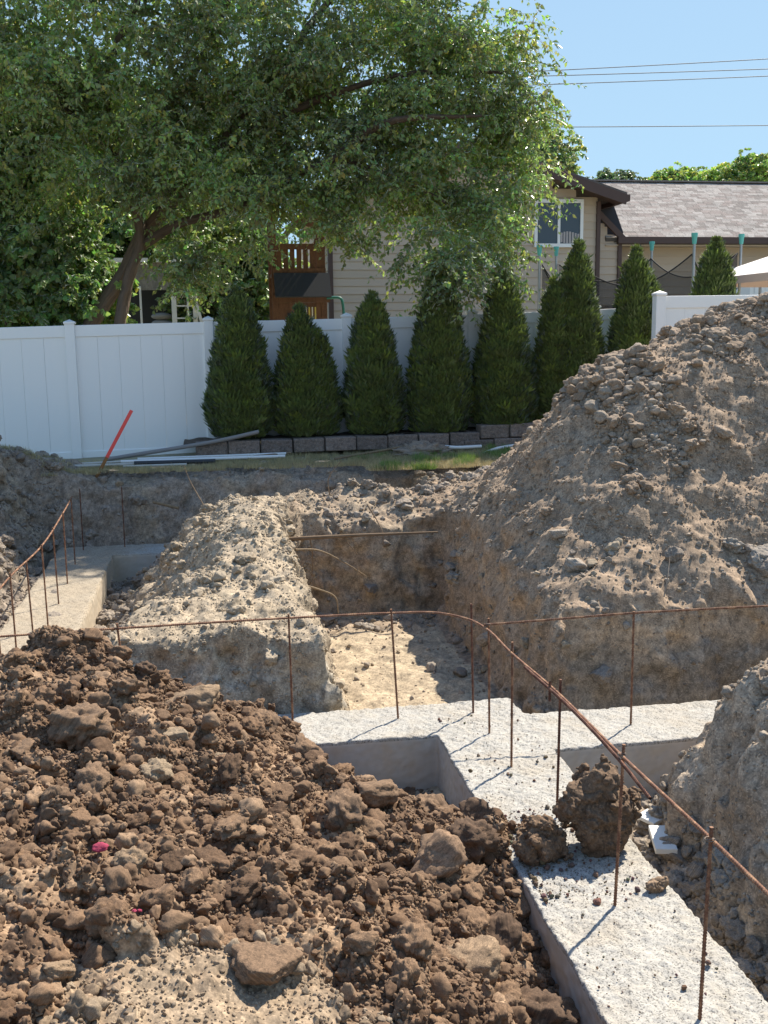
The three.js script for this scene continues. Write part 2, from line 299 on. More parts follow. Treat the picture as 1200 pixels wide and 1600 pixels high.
{
  const lo = [-3.7, -1.15, -13.75], hi = [7.6, 2.3, -5.3], cell = 0.027, G = heightGrid(farH, [lo[0] - 0.2, 0, lo[2] - 0.2], [hi[0] + 0.2, 0, hi[2] + 0.2], 0.027, 0.12);
  const pileness = (x, z) => smooth(2.2, 2.7, x) * smooth(-6.5, -7.0, z) * smooth(-12.6, -11, z);
  const f = (x, y, z) => {
    const wx = 0.05 * n3(x * 3, y * 3, z * 3) + 0.022 * n3b(x * 8, y * 5, z * 8) + 0.012 * n3(x * 19, y * 13, z * 19), wz = 0.05 * n3b(x * 3 + 7, y * 3, z * 3) + 0.022 * n3(x * 8, y * 5 + 9, z * 8) + 0.012 * n3b(x * 19, y * 13, z * 19);
    const h = G.at(x + wx, z + wz), pile = pileness(x, z), fl = smooth(-0.75, -0.95, y);
    const a = 1 - 0.6 * fl;
    return y - h - a * (0.07 * fbm(x * 1.8, y * 1.8, z * 1.8) + (0.035 - 0.02 * pile) * lumps(x * 5, y * 5, z * 5) + (0.026 - 0.008 * pile) * lumps(x * 13, y * 13, z * 13) + (0.012 + 0.006 * pile) * lumps(x * 29, y * 29, z * 29));
  };
  const net = surfaceNet(lo, hi, cell, (x, z) => { const [a, b] = G.range(x, z); return [a - 0.13, b + 0.13]; }, f);
  const dry = [0.35, 0.28, 0.195], sand = [0.37, 0.295, 0.2], brown = [0.26, 0.19, 0.13], pile = [0.30, 0.218, 0.146], grey = [0.23, 0.195, 0.155], orange = [0.43, 0.315, 0.205], shadedClay = [0.275, 0.22, 0.16], greyBrown = [0.27, 0.22, 0.17];
  const colour = (x, y, z, nx, ny) => {
    const w = 0.09 * n3(x * 2, y * 2, z * 2), j = 1 + 0.2 * fbm(x * 3, y * 5, z * 3) + 0.2 * n3b(x * 11, y * 11, z * 11), yy = y + w;
    let c = greyBrown;  // own grey brown of the far and left soil
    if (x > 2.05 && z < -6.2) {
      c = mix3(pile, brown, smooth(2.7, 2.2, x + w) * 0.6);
      if (z > -7.4 || x < 2.45) { c = mix3(c, orange, smooth(-0.14, -0.22, yy) * (0.75 + 2 * w)); c = mix3(c, shadedClay, smooth(-0.4, -0.5, yy)); c = mix3(c, brown, smooth(2.5, 2.3, x) * 0.8 * smooth(-0.1, -0.4, y)); }  // real orange and clay strata, with light and shade also put into their tones
    } else if (z < -11.3 || x < -1.5) c = mix3(greyBrown, dry, smooth(0.1, 0.5, n2(x * 1.2, z * 1.2)) * 0.5);
    else if (x > 0.72 && z < -9.6) c = mix3(brown, dry, 0.45 + 0.35 * n2(x * 2, y * 6));
    else if (x > 0.8 && y < -0.85) c = mix3(sand, brown, smooth(-9.1, -9.5, z) * 0.7);
    else { c = mix3(dry, sand, smooth(0, 0.5, n2(x * 2, z * 2)) * 0.6); if (z > -6.95) c = mix3(c, [0.36, 0.315, 0.245], smooth(-0.28, -0.42, yy)); }
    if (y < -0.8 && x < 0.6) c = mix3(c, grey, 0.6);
    return [c[0] * j * 1.5, c[1] * j * 1.5, c[2] * j * 1.5];
  };
  const cls = (x, y, z) => {
    if (x > 2.25 && z < -6.62 && z > -12.3 && y > -0.06 && farU(x, z) > 0.2) return 'big';
    if (x > -1.05 && x < 0.95 && z > -11.2 && z < -6.3 && y > -0.9) return 'mound';
    if (x < -1.9 && y > -0.75) return 'left';
    return 'ground';
  };
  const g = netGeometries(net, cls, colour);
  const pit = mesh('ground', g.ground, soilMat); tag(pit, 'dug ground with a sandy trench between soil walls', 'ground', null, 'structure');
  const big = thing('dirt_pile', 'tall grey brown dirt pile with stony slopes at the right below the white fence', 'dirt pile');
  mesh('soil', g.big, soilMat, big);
  const mound = thing('earth_mound', 'dry tan block of earth left standing between the left footing and the trench', 'earth mound');
  mesh('soil', g.mound, soilMat, mound);
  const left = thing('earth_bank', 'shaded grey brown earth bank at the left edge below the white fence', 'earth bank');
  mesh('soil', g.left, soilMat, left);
  const palPile = [[0.41, 0.305, 0.212], [0.46, 0.35, 0.25], [0.36, 0.265, 0.182], [0.50, 0.405, 0.305]], palDry = [[0.53, 0.43, 0.305], [0.46, 0.37, 0.26], [0.58, 0.475, 0.34]], palGreyBrown = [[0.4, 0.33, 0.26], [0.46, 0.39, 0.31], [0.34, 0.28, 0.22]];  // the last palette is grey brown clods
  const band = (p) => smooth(0.1, 0.4, n2(p.x * 1.25 + 2.6, p.y * 0.45) + 0.25 * n2(p.x * 4, p.y * 2) + 0.5 * smooth(1.15, 1.7, p.y) + 0.3 * smooth(4.2, 5, p.x) - 0.12);
  scatter(big, g.big, { seed: 5, tries: 60000, density: (p) => 0.018 + 0.982 * band(p), min: 0.0105, alpha: 2.2, max: 0.075, minUp: 0.4, singles: 290, palette: palPile, mid: 0.02, fine: 0.06 });
  scatter(mound, g.mound, { seed: 6, tries: 8500, density: (p) => (0.12 + 0.75 * smooth(0, 0.5, n2(p.x * 2 + 3, p.z * 1.5))) * (p.z > -7.3 ? 0.4 : 1), min: 0.009, alpha: 2.2, max: 0.07, singles: 240, palette: palDry, mid: 0.016, fine: 0.06 });
  scatter(big, g.big, { seed: 41, tries: 52000, density: (p) => 0.3 + 0.5 * smooth(-0.2, 0.4, n2(p.x * 2.3, p.y * 2.3)), min: 0.005, alpha: 2.6, max: 0.02, singles: 0, minUp: 0.1, palette: palPile, mid: 0.013 });
  scatter(mound, g.mound, { seed: 42, tries: 26000, density: (p) => 0.25 + 0.5 * smooth(-0.2, 0.4, n2(p.x * 3, p.z * 3)), min: 0.0045, alpha: 2.6, max: 0.016, singles: 0, minUp: -0.2, palette: palDry, mid: 0.012 });
  scatter(pit, g.ground, { seed: 43, tries: 30000, density: (p) => p.x > 2 && p.z > -11 ? 0.4 : 0.15, min: 0.0045, alpha: 2.6, max: 0.018, singles: 0, minUp: -0.3, palette: [[0.40, 0.31, 0.22], [0.46, 0.37, 0.27], [0.34, 0.26, 0.185]], mid: 0.012 });
  scatter(left, g.left, { seed: 8, tries: 9000, density: () => 0.8, min: 0.012, alpha: 2, max: 0.08, singles: 120, palette: palGreyBrown, mid: 0.02, fine: 0.06 });
  scatter(pit, g.ground, { seed: 9, tries: 42000, density: (p) => p.z < -12.95 ? 0.1 : p.z < -11.2 ? 0.7 : p.x > 0.9 && p.x < 2.1 && p.z < -6.4 ? (p.z < -9.3 ? 0.6 : 0.03) : p.x < 0 && p.z > -12 ? 1 : 0.4, min: 0.010, alpha: 2.1, max: 0.085, minUp: 0.6, singles: 280, palette: [...palGreyBrown, palDry[1]], mid: 0.018, fine: 0.06 });
}
{ // floor of the dig under the near piles, and the bare ground round it
  const sheet = (x0, x1, z0, z1, y, n) => { const g = new THREE.PlaneGeometry(x1 - x0, z1 - z0, n, n).rotateX(-Math.PI / 2).translate((x0 + x1) / 2, y, (z0 + z1) / 2), p = g.attributes.position, c = new Float32Array(p.count * 3), uv = g.attributes.uv; for (let i = 0; i < p.count; i++) { const x = p.getX(i), z = p.getZ(i); p.setY(i, y + 0.04 * n2(x * 1.3, z * 1.3)); uv.setXY(i, x, z); const j = 1 + 0.2 * n2(x * 2, z * 2); c.set([0.5 * j, 0.4 * j, 0.29 * j], i * 3); } g.setAttribute('color', new THREE.BufferAttribute(c, 3)); g.computeVertexNormals(); return g; };
  const g = mergeGeometries([sheet(-3.9, 7.8, -6.6, 3.2, -1.13, 60), sheet(-3.9, -1.9, -5.6, 3.2, -0.02, 40), sheet(4.05, 7.8, -6.1, 3.2, 0.1, 40), sheet(-1.95, 4.1, -0.6, 3.2, -0.01, 40)]);
  tag(mesh('bare_ground', g, soilMat), 'bare tan soil of the building site round the camera', 'ground', null, 'structure');
}
// foreground pile of moist soil
const nearPts = [
  [-0.72, -5.5, 0.22], [-0.6, -5.5, 0.08], [-0.52, -5.5, -0.1], [-0.96, -5.5, 0.12], [-1.2, -5.5, -0.04], [-1.9, -5.5, -0.25], [-0.7, -6.3, -0.55], [-0.34, -5.5, -0.15], [-0.07, -5.5, -0.26], [0.28, -5.6, -0.4], [0.46, -5.5, -0.62], [0.3, -6.1, -0.72], [0.9, -5.2, -0.92], [0.9, -5.7, -1.15], [1.25, -5.3, -1.1],
  [1.2, -4.85, -0.82], [1.3, -4.5, -0.66], [1.5, -4.6, -0.72], [1.27, -4.1, -0.78], [1.22, -3.7, -0.84], [1.2, -3.3, -0.94], [1.2, -2.8, -1.05], [1.2, -2.3, -1.0],
  [0.49, -5.0, -0.48], [1.0, -4.55, -0.56], [0.6, -3.8, -0.46], [0.72, -3.3, -0.5], [1.0, -3.75, -0.62], [0.9, -2.9, -0.55], [-0.15, -4.6, -0.1], [-0.37, -3.7, -0.06], [-0.85, -3.8, 0], [0.05, -2.5, -0.14], [-0.6, -2.6, -0.03], [0.2, -3.8, -0.26], [-1.5, -4.5, 0], [-1.5, -3, 0.02], [0.5, -2.5, -0.34], [-0.6, -4.6, 0.05], [0.2, -4.7, -0.28], [-0.1, -3.1, -0.08], [0.35, -3.1, -0.25], [-0.6, -1.7, 0], [0.4, -1.7, -0.3], [1.2, -1.7, -1.0], [-1.5, -6.3, -0.8],
];
const nearU = plate(nearPts);
const sandy = (x, z) => smooth(0.62, 0.25, Math.hypot((x + 0.02) / 1.0, (z + 2.5) / 0.85) + 0.12 * n2(x * 5, z * 5));
{
  const lo = [-1.75, -1.12, -6.35], hi = [1.72, 0.5, -1.9], cell = 0.0125;
  const H = (x, z) => Math.max(-1.06, nearU(x, z) + (1 - sandy(x, z)) * (0.06 * n2(x * 2.2, z * 2.2) + 0.03 * n2(x * 5, z * 5 + 3)));
  const G = heightGrid(H, [lo[0] - 0.2, 0, lo[2] - 0.2], [hi[0] + 0.2, 0, hi[2] + 0.2], 0.025, 0.1);
  const f = (x, y, z) => {
    const wx = 0.04 * n3(x * 4, y * 4, z * 4), wz = 0.04 * n3b(x * 4 + 7, y * 4, z * 4), q = sandy(x, z), s = 1 - 0.8 * q;
    return y - G.at(x + wx, z + wz) - s * (0.075 * lumps(x * 3.6 + 3, y * 3.6, z * 3.6) + 0.055 * lumps(x * 8, y * 8, z * 8) + 0.028 * lumps(x * 19, y * 19, z * 19) + 0.016 * lumps(x * 43, y * 43, z * 43)) - q * (0.03 * fbm(x * 6, y * 6, z * 6) + 0.008 * n3(x * 34, y * 34, z * 34));
  };
  const net = surfaceNet(lo, hi, cell, (x, z) => { const [a, b] = G.range(x, z); return [a - 0.12, b + 0.16]; }, f);
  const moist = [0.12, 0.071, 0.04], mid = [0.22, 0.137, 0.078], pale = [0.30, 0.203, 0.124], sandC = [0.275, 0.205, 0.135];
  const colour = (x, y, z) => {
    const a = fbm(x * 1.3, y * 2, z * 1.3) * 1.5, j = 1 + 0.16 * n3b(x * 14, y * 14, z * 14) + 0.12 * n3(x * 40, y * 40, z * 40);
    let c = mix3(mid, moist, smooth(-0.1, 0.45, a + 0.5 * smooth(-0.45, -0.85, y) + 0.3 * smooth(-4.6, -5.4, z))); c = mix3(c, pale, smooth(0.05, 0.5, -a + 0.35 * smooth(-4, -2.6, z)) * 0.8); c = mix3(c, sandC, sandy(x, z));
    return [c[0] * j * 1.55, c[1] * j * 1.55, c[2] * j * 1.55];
  };
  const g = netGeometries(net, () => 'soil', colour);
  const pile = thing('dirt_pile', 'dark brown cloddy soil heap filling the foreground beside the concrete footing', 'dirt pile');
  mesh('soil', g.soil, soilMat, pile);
  const pal = [[0.25, 0.151, 0.085], [0.30, 0.187, 0.108], [0.165, 0.097, 0.054], [0.37, 0.243, 0.147], [0.26, 0.16, 0.092]];
  const y = (x, z) => H(x, z), palSand = [[0.45, 0.345, 0.235], [0.4, 0.3, 0.2], [0.33, 0.24, 0.155]];
  // the large clods that stand out, [x, z, half size, colour, flatness]
  const tan = [0.37, 0.255, 0.157], brn = [0.265, 0.168, 0.1], drk = [0.155, 0.095, 0.057], rock = [0.40, 0.30, 0.195];
  [[-0.15, -5.05, 0.135, tan, 0.85], [-0.63, -4.45, 0.14, brn, 0.8], [-0.22, -4.5, 0.062, rock, 1], [-0.29, -4.14, 0.072, rock, 0.9], [-0.02, -4.55, 0.05, rock, 0.8], [0.2, -3.55, 0.06, brn, 0.7], [0.86, -3.95, 0.13, [0.36, 0.23, 0.14], 1],
    [0.5, -4.15, 0.1, brn, 0.7], [0.86, -3.4, 0.12, tan, 0.9], [1.08, -3.3, 0.115, drk, 1], [0.93, -3.2, 0.062, brn, 1], [0.72, -3.3, 0.08, brn, 1], [1.08, -3.72, 0.1, drk, 1], [1.12, -4.3, 0.1, drk, 1], [1.2, -4.65, 0.1, drk, 0.8], [1.0, -4.75, 0.11, brn, 0.7], [0.68, -4.5, 0.12, brn, 0.7], [1.1, -5.0, 0.06, drk, 1],
    [0.1, -2.78, 0.11, brn, 0.62], [-0.52, -3.95, 0.085, brn, 0.8], [-0.64, -3.8, 0.06, brn, 1], [-0.33, -3.32, 0.05, tan, 0.9], [-0.3, -3.42, 0.04, brn, 0.9], [-0.45, -4.75, 0.08, brn, 0.7], [-0.5, -2.75, 0.06, tan, 0.6], [0.62, -2.7, 0.07, brn, 0.8], [0.85, -2.75, 0.1, brn, 0.8], [0.4, -4.9, 0.1, brn, 0.8], [0.22, -5.3, 0.09, brn, 0.7], [0.33, -6.05, 0.045, tan, 1], [0.44, -5.85, 0.05, drk, 0.8], [-0.4, -5.2, 0.06, drk, 0.9], [-0.85, -4.3, 0.07, brn, 0.8],
  ].forEach(([x, z, s, c, q], i) => { const m = mesh('clod', bigClods[i % 8], clodMatOf(c), pile); m.position.set(x, y(x, z) + s * 0.35, z); m.rotation.set(0.3 * Math.sin(i), i * 2.4, 0.3 * Math.cos(i * 3)); m.scale.set(s, s * q * 1.1, s); });
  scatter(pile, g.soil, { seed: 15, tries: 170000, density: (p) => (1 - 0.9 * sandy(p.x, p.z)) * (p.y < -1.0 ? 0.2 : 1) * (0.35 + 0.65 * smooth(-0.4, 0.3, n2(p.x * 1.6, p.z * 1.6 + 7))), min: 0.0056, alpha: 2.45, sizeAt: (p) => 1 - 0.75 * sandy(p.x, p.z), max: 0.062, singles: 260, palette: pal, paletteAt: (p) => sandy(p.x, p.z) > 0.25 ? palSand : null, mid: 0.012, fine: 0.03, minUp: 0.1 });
  scatter(pile, g.soil, { seed: 45, tries: 160000, density: (p) => 0.5 * sandy(p.x, p.z), min: 0.0028, alpha: 2.4, max: 0.009, singles: 0, palette: [[0.42, 0.31, 0.205], [0.46, 0.35, 0.235], [0.36, 0.26, 0.17]], mid: 0.006 });
  // magenta marking paint on a few lumps
  const pink = new THREE.MeshStandardMaterial({ color: C(0.34, 0.045, 0.085), roughness: 1, bumpMap: soilBump, bumpScale: 0.001 });
  [[-0.44, -3.42, 0.03], [-0.29, -3.08, 0.009], [-0.285, -3.02, 0.01], [-0.295, -2.98, 0.008], [-0.29, -2.93, 0.008], [-0.16, -2.98, 0.01]].forEach(([x, z, s], i) => { const m = mesh('painted_clod', midClods[i], pink, pile); m.userData.label = 'soil lump stained with magenta marking paint'; m.position.set(x, y(x, z) + s * 0.6 + 0.016, z); m.scale.set(s, s * 0.65, s * 0.8); });
}
// block of earth right of the footing
{
  const pts = [[2.35, -5.0, -0.25], [2.6, -5.0, -0.02], [3, -5.0, 0.1], [4, -5.0, 0.2], [2.45, -4.6, -0.02], [2.75, -4.6, 0.1], [3.4, -4.6, 0.15], [2.45, -4, 0.02], [2.8, -4, 0.12], [2.4, -3.2, 0.05], [2.9, -3.2, 0.12], [2.4, -2.2, 0.05], [3, -2.2, 0.1], [4, -3, 0.15]];
  const U = plate(pts), lo = [1.9, -1.12, -5.35], hi = [4.1, 0.35, -2.2], cell = 0.0155;
  const H = (x, z) => { const w = 0.05 * n2(x * 2 + 1, z * 2) + 0.03 * n2(x * 6, z * 6), d = Math.log(Math.exp(-8 * (x - 2.25 - 0.05 * n2(0, z * 1.4))) + Math.exp(-8 * 0.8 * (z + 5.12))) / 8; const u = -d - w; return Math.min(U(x, z), -0.98 + Math.min(6 * Math.max(0, u), 0.42 + 2.1 * Math.max(-0.3, u - 0.06)) + 0.06 * n2(x * 4, z * 4)); };
  const HH = (x, z) => Math.max(-1.0 + 0.14 * smooth(2.0, 2.3, x) * smooth(-4.9, -4.3, z), H(x, z));
  const G = heightGrid(HH, [lo[0] - 0.2, 0, lo[2] - 0.2], [hi[0] + 0.2, 0, hi[2] + 0.2], 0.0155, 0.12);
  const f = (x, y, z) => {
    const wx = 0.045 * n3(x * 3, y * 1.5, z * 3) + 0.018 * n3b(x * 8, y * 4, z * 8) + 0.009 * n3(x * 20, y * 10, z * 20), wz = 0.045 * n3b(x * 3 + 7, y * 1.5, z * 3) + 0.018 * n3(x * 8, y * 4 + 9, z * 8) + 0.012 * n3b(x * 20, y * 16, z * 20);
    return y - G.at(x + wx, z + wz) - (0.014 * lumps(x * 4, y * 4, z * 4) + 0.013 * lumps(x * 12, y * 12, z * 12) + 0.009 * lumps(x * 30, y * 30, z * 30));
  };
  const net = surfaceNet(lo, hi, cell, (x, z) => { const [a, b] = G.range(x, z); return [a - 0.12, b + 0.12]; }, f);
  const g = netGeometries(net, () => 'soil', (x, y, z) => { const j = 1.5 * (1 + 0.22 * fbm(x * 3, y * 3, z * 3) + 0.14 * n3b(x * 12, y * 12, z * 12)); let c = mix3([0.30, 0.228, 0.16], [0.37, 0.29, 0.208], smooth(-0.2, 0.4, n3(x * 1.5, y * 3, z * 1.5))); c = mix3(c, [0.36, 0.28, 0.2], smooth(-0.8, -0.92, y)); return c.map((v) => v * j); });
  const bank = thing('earth_bank', 'pale grey earth bank with a crumbling steep face right of the near concrete footing', 'earth bank');
  mesh('soil', g.soil, soilMat, bank);
  scatter(bank, g.soil, { seed: 44, tries: 26000, density: (p) => 0.3, min: 0.0035, alpha: 2.6, max: 0.012, singles: 0, minUp: -0.2, palette: [[0.44, 0.345, 0.25], [0.5, 0.40, 0.295], [0.38, 0.295, 0.21]], mid: 0.009 });
  scatter(bank, g.soil, { seed: 19, tries: 16000, density: (p) => p.y < -0.7 ? 1 : p.y > -0.1 ? 0.2 : 0.02, min: 0.008, alpha: 1.8, max: 0.055, singles: 200, palette: [[0.40, 0.33, 0.255], [0.46, 0.385, 0.30], [0.34, 0.275, 0.21]], mid: 0.014, fine: 0.03 });
}
// yard: one sheet to the horizon, open where the ground is dug
{
  const X = [-150, -80, -40, -20, -10, -6, -4.6, -3.66], Z = [-180, -120, -80, -50, -36, -28, -24, -20, -18, -17, -16, -15.4, -15, -14.7, -14.4, -14.2, -14, -13.85, -13.72];
  for (let x = -3; x < 7.5; x += 0.35) X.push(x); X.push(7.56, 9, 11, 14, 20, 30, 50, 90, 150);
  for (let z = -12; z < 0; z += 1.5) Z.push(z); Z.push(2, 6, 20, 60, 120);
  const pos = [], uv = [], tri = [];
  for (const z of Z) for (const x of X) { pos.push(x, groundY(x, z) - 0.012 + 0.012 * n2(x * 2, z * 2), z); uv.push(x, z); }
  for (let k = 0; k < Z.length - 1; k++) for (let i = 0; i < X.length - 1; i++) {
    if (X[i] >= -3.7 && X[i + 1] <= 7.6 && Z[k] >= -13.73 && Z[k + 1] <= 3) continue;
    const a = k * X.length + i, b = a + 1, c = a + X.length, d = c + 1; tri.push(a, c, b, b, c, d);
  }
  const g = new THREE.BufferGeometry(); g.setAttribute('position', new THREE.Float32BufferAttribute(pos, 3)); g.setAttribute('uv', new THREE.Float32BufferAttribute(uv, 2)); g.setIndex(tri); g.computeVertexNormals();
  const t = greyTex(512, (i) => { const a = grainA[i], b = grainB[i]; return [lin2s(0.27 + 0.2 * (a - 0.5) + 0.1 * b), lin2s(0.24 + 0.18 * (a - 0.5) + 0.1 * b), lin2s(0.15 + 0.1 * (a - 0.5) + 0.06 * b)]; }, 0.7, true);
  tag(mesh('lawn', g, new THREE.MeshStandardMaterial({ map: t, roughness: 1, bumpMap: soilBump, bumpScale: 0.02 })), 'dry sparse yard turf between the dug ground and the fence', 'lawn', null, 'structure');
}

// ------------------------------------------------------------------ concrete footings
{
  const rects = [[1.3, 1.93, -6.45, 1], [-1.88, 1.93, -6.45, -5.9], [1.8, 6, -6.14, -5.54], [-1.88, -1.2, -12.66, 0.5], [-1.88, 4, -12.66, -12.05]];
  const top = -0.7, bottom = -1.06, mats = new THREE.MeshStandardMaterial({ vertexColors: true, roughness: 0.95, map: greyTex(512, (i) => { const p = grainC[i] < 0.36 ? 0.4 : grainC[i] > 0.66 ? 1.05 : 0.88, v = p * (0.86 + 0.25 * (grainA[i] - 0.5)); return [lin2s(v), lin2s(v), lin2s(v * 0.985)]; }, 2.6, true), bumpMap: greyTex(512, (i) => grainC[i] * 0.8 + grainB[i] * 0.5, 2.6), bumpScale: 0.003 });
  const f = (x, y, z) => {
    let d = 9; for (const [a, b, c, e] of rects) d = Math.min(d, sdRect(x + 0.004 * n3(x * 3, y * 2, z * 3), z + 0.004 * n3b(x * 3, y * 2, z * 3), a, b, c, e));
    const q = y - top - 0.006 * n2(x * 4, z * 4) - 0.005 * n2(x * 17, z * 17) - 0.004 * n2(x * 43, z * 43);
    d -= 0.004 * n3(x * 14, y * 14, z * 14);
    const ins = Math.max(d, q), r = 0.007; return d > -r && q > -r ? Math.hypot(d + r, q + r) - r : ins;
  };
  const pieces = [[[1.22, -1.08, -6.53], [2.0, -0.66, -2.0], 0.0095], [[-0.4, -1.08, -6.53], [1.3, -0.66, -5.8], 0.013], [[1.93, -1.08, -6.22], [5.2, -0.66, -5.46], 0.0125], [[-1.96, -1.08, -12.74], [-1.12, -0.66, -5], 0.02], [[-1.22, -1.08, -12.74], [3, -0.66, -11.97], 0.022]];
  const colour = (x, y, z, nx, ny) => {
    let c = y > -0.73 ? [0.44, 0.42, 0.38] : [0.38, 0.365, 0.335];  // sides a little darker than the top: shade put into the colour
    const dust = (s => s > 0 ? 0.92 * s : 0)(smooth(-0.7, -1.25, x)) + smooth(0.1, 0.6, n2(x * 1.4, z * 1.4)) * 0.25 + 0.2 * smooth(0.25, 0.6, n2(x * 6, z * 6));
    c = mix3(c, [0.40, 0.335, 0.25], Math.min(1, dust)); const j = 1.12 * (1 + 0.08 * fbm(x * 4, y * 8, z * 4) + 0.06 * n3(x * 20, y * 30, z * 20));
    return [c[0] * j, c[1] * j, c[2] * j];
  };
  const parts = pieces.map(([lo, hi, cell]) => netGeometries(surfaceNet(lo, hi, cell, () => [-9, 9], f), (x, y) => y > -0.722 ? 'top' : 'side', colour));
  const foot = thing('concrete_footing', 'freshly cast grey concrete footing running through the trenches', 'footing');
  mesh('rough_top', mergeGeometries(parts.map((p) => p.top)), mats, foot);
  mesh('formed_side', mergeGeometries(parts.map((p) => p.side)), new THREE.MeshStandardMaterial({ vertexColors: true, roughness: 0.8, bumpMap: soilBump, bumpScale: 0.0012 }), foot);
  // crumbs of soil on the slab
  const R = rngOf(77), im = shade(new THREE.InstancedMesh(midClods[2], looseMat, 900)), d = new THREE.Object3D(), cc = new THREE.Color();
  for (let i = 0; i < 900; i++) {
    const near = R() < 0.4, x = near ? 1.34 + R() * 0.56 : 1.34 + R() ** 2 * 0.5, z = near ? -2.4 - R() * 3.9 : -3.9 - R() * 0.9, s = 0.003 * Math.pow(R(), -0.45);
    d.position.set(x, -0.698 + s * 0.4, z); d.rotation.set(R() * 6, R() * 6, R() * 6); d.scale.setScalar(Math.min(s, 0.016)); d.updateMatrix(); im.setMatrixAt(i, d.matrix); im.setColorAt(i, cc.setRGB(0.16 + R() * 0.1, 0.11 + R() * 0.07, 0.075 + R() * 0.05));
  }
  im.name = 'soil_crumbs'; tag(im, 'crumbs of dark soil scattered on the near concrete footing', 'crumbs', null, 'stuff'); scene.add(im);
}
// lumps lying on the footing
{
  const free = (label, balls, x, y, z, turn, col, rough = 1) => {   // one crumbling body: smooth union of balls, broken by noise
    const r = Math.max(...balls.map((q) => Math.max(Math.abs(q[0]), Math.abs(q[2])) + q[3])) * 1.25, h = Math.max(...balls.map((q) => q[1] + q[3])) * 1.2, k = r * 0.12, e = 0.16 * r, cell = Math.max(0.0035, r / 42), o = x * 9 + z * 3;
    const f = (px, py, pz) => {
      let d = 0; for (const [bx, by, bz, br] of balls) d += Math.exp(-(Math.hypot(px - bx, py - by, pz - bz) - br) / k); d = -k * Math.log(d);
      const q = 1 / r; return d - rough * e * (0.9 * n3(px * q * 1.6 + o, py * q * 1.6, pz * q * 1.6) + 0.75 * lumps(px * q * 3.4 + o, py * q * 3.4, pz * q * 3.4) + 0.32 * lumps(px * q * 7.5, py * q * 7.5 + o, pz * q * 7.5) + 0.17 * lumps(px * q * 15, py * q * 15, pz * q * 15 + o));
    };
    const g = netGeometries(surfaceNet([-r, -0.03, -r], [r, h, r], cell, () => [-9, 9], f), () => 'c', (px, py, pz) => { const j = 1.5 * (1 + 0.25 * fbm(px * 9 + o, py * 9, pz * 9) + 0.15 * n3b(px * 40, py * 40, pz * 40)); return col.map((v) => v * j); }).c;
    const m = mesh('soil_clod', g, soilMat, scene); m.position.set(x, y, z); m.rotation.y = turn; return tag(m, label, 'clod');
  };
  free('largest jagged dark soil clod standing on the near footing behind a rusty dowel', [[0, 0.2, 0, 0.115], [-0.13, 0.225, 0.01, 0.055], [-0.07, 0.22, 0, 0.07], [0.12, 0.22, 0, 0.075], [0.0, 0.3, -0.02, 0.075], [0.02, 0.375, -0.02, 0.035], [-0.03, 0.09, 0.02, 0.085], [0.05, 0.12, 0, 0.085], [-0.01, 0.03, 0.02, 0.06]], 1.745, -0.70, -4.35, 0, [0.155, 0.1, 0.06]);
  free('broad dark soil clod on the left edge of the near footing beside the heap', [[0, 0.085, 0, 0.09], [-0.07, 0.06, 0, 0.06], [0.07, 0.06, 0.03, 0.06], [0.0, 0.15, -0.01, 0.055]], 1.44, -0.705, -4.3, 0.3, [0.165, 0.105, 0.062]);
  free('small hollow brown clod on the right edge of the near footing', [[0, 0.03, 0, 0.032], [0.035, 0.032, 0, 0.024], [-0.03, 0.03, 0.01, 0.024]], 1.85, -0.70, -3.93, 0.3, [0.24, 0.165, 0.105]);
  free('tiny reddish clod beside the foot of a dowel on the near footing', [[0, 0.012, 0, 0.016], [0.012, 0.012, 0.004, 0.012]], 1.55, -0.70, -3.87, 0.9, [0.2, 0.1, 0.075]);
  const board = new THREE.MeshStandardMaterial({ color: C(0.72, 0.7, 0.64), roughness: 0.8, bumpMap: soilBump, bumpScale: 0.003 });
  for (const [l, x, y, z, w, h, d, t, tilt] of [['white board offcut lying on gravel between footing and pale bank', 2.2, -0.84, -4.62, 0.11, 0.03, 0.22, -0.25, 0.1], ['small pale board scrap behind the larger white offcut', 2.26, -0.86, -4.9, 0.1, 0.022, 0.12, 0.5, 0.06]]) {
    const m = mesh('board_scrap', boxGeo(w, h, d, 0, 0, 0, 0.004), board); m.position.set(x, y, z); m.rotation.set(tilt, t, 0.05); tag(m, l, 'board');
  }
}

// ------------------------------------------------------------------ reinforcing bars
const rustTex = greyTex(256, (i) => { const a = grainA[(i % 256) + (i >> 8) * 512], b = grainC[(i % 256) + (i >> 8) * 512]; const t = smooth(0.4, 0.65, a); return mix3([0.43, 0.295, 0.22], [0.62, 0.47, 0.35], t).map((v) => v * (0.8 + 0.4 * b)); }, 4, true);
const rust = new THREE.MeshStandardMaterial({ map: rustTex, roughness: 0.8, metalness: 0.1, color: 0xffffff });
const rust2 = new THREE.MeshStandardMaterial({ map: rustTex, roughness: 0.75, metalness: 0.15, color: C(0.62, 0.52, 0.55) });
function barAlong(curve, len, r = 0.0067) {
  const N = Math.round(len / 0.0042), seg = 7, g = new THREE.TubeGeometry(curve, N, r, seg, false), p = g.attributes.position, c = V(0, 0, 0), v = V(0, 0, 0), uv = g.attributes.uv;
  for (let i = 0; i <= N; i++) { curve.getPointAt(i / N, c); const s = i % 3 === 0 ? 1.28 : 0.93; for (let j = 0; j <= seg; j++) { const k = i * (seg + 1) + j; v.fromBufferAttribute(p, k).sub(c).multiplyScalar(s).add(c); p.setXYZ(k, v.x, v.y, v.z); uv.setXY(k, j / seg * 0.06, i / N * len); } }
  g.computeVertexNormals(); return g;
}
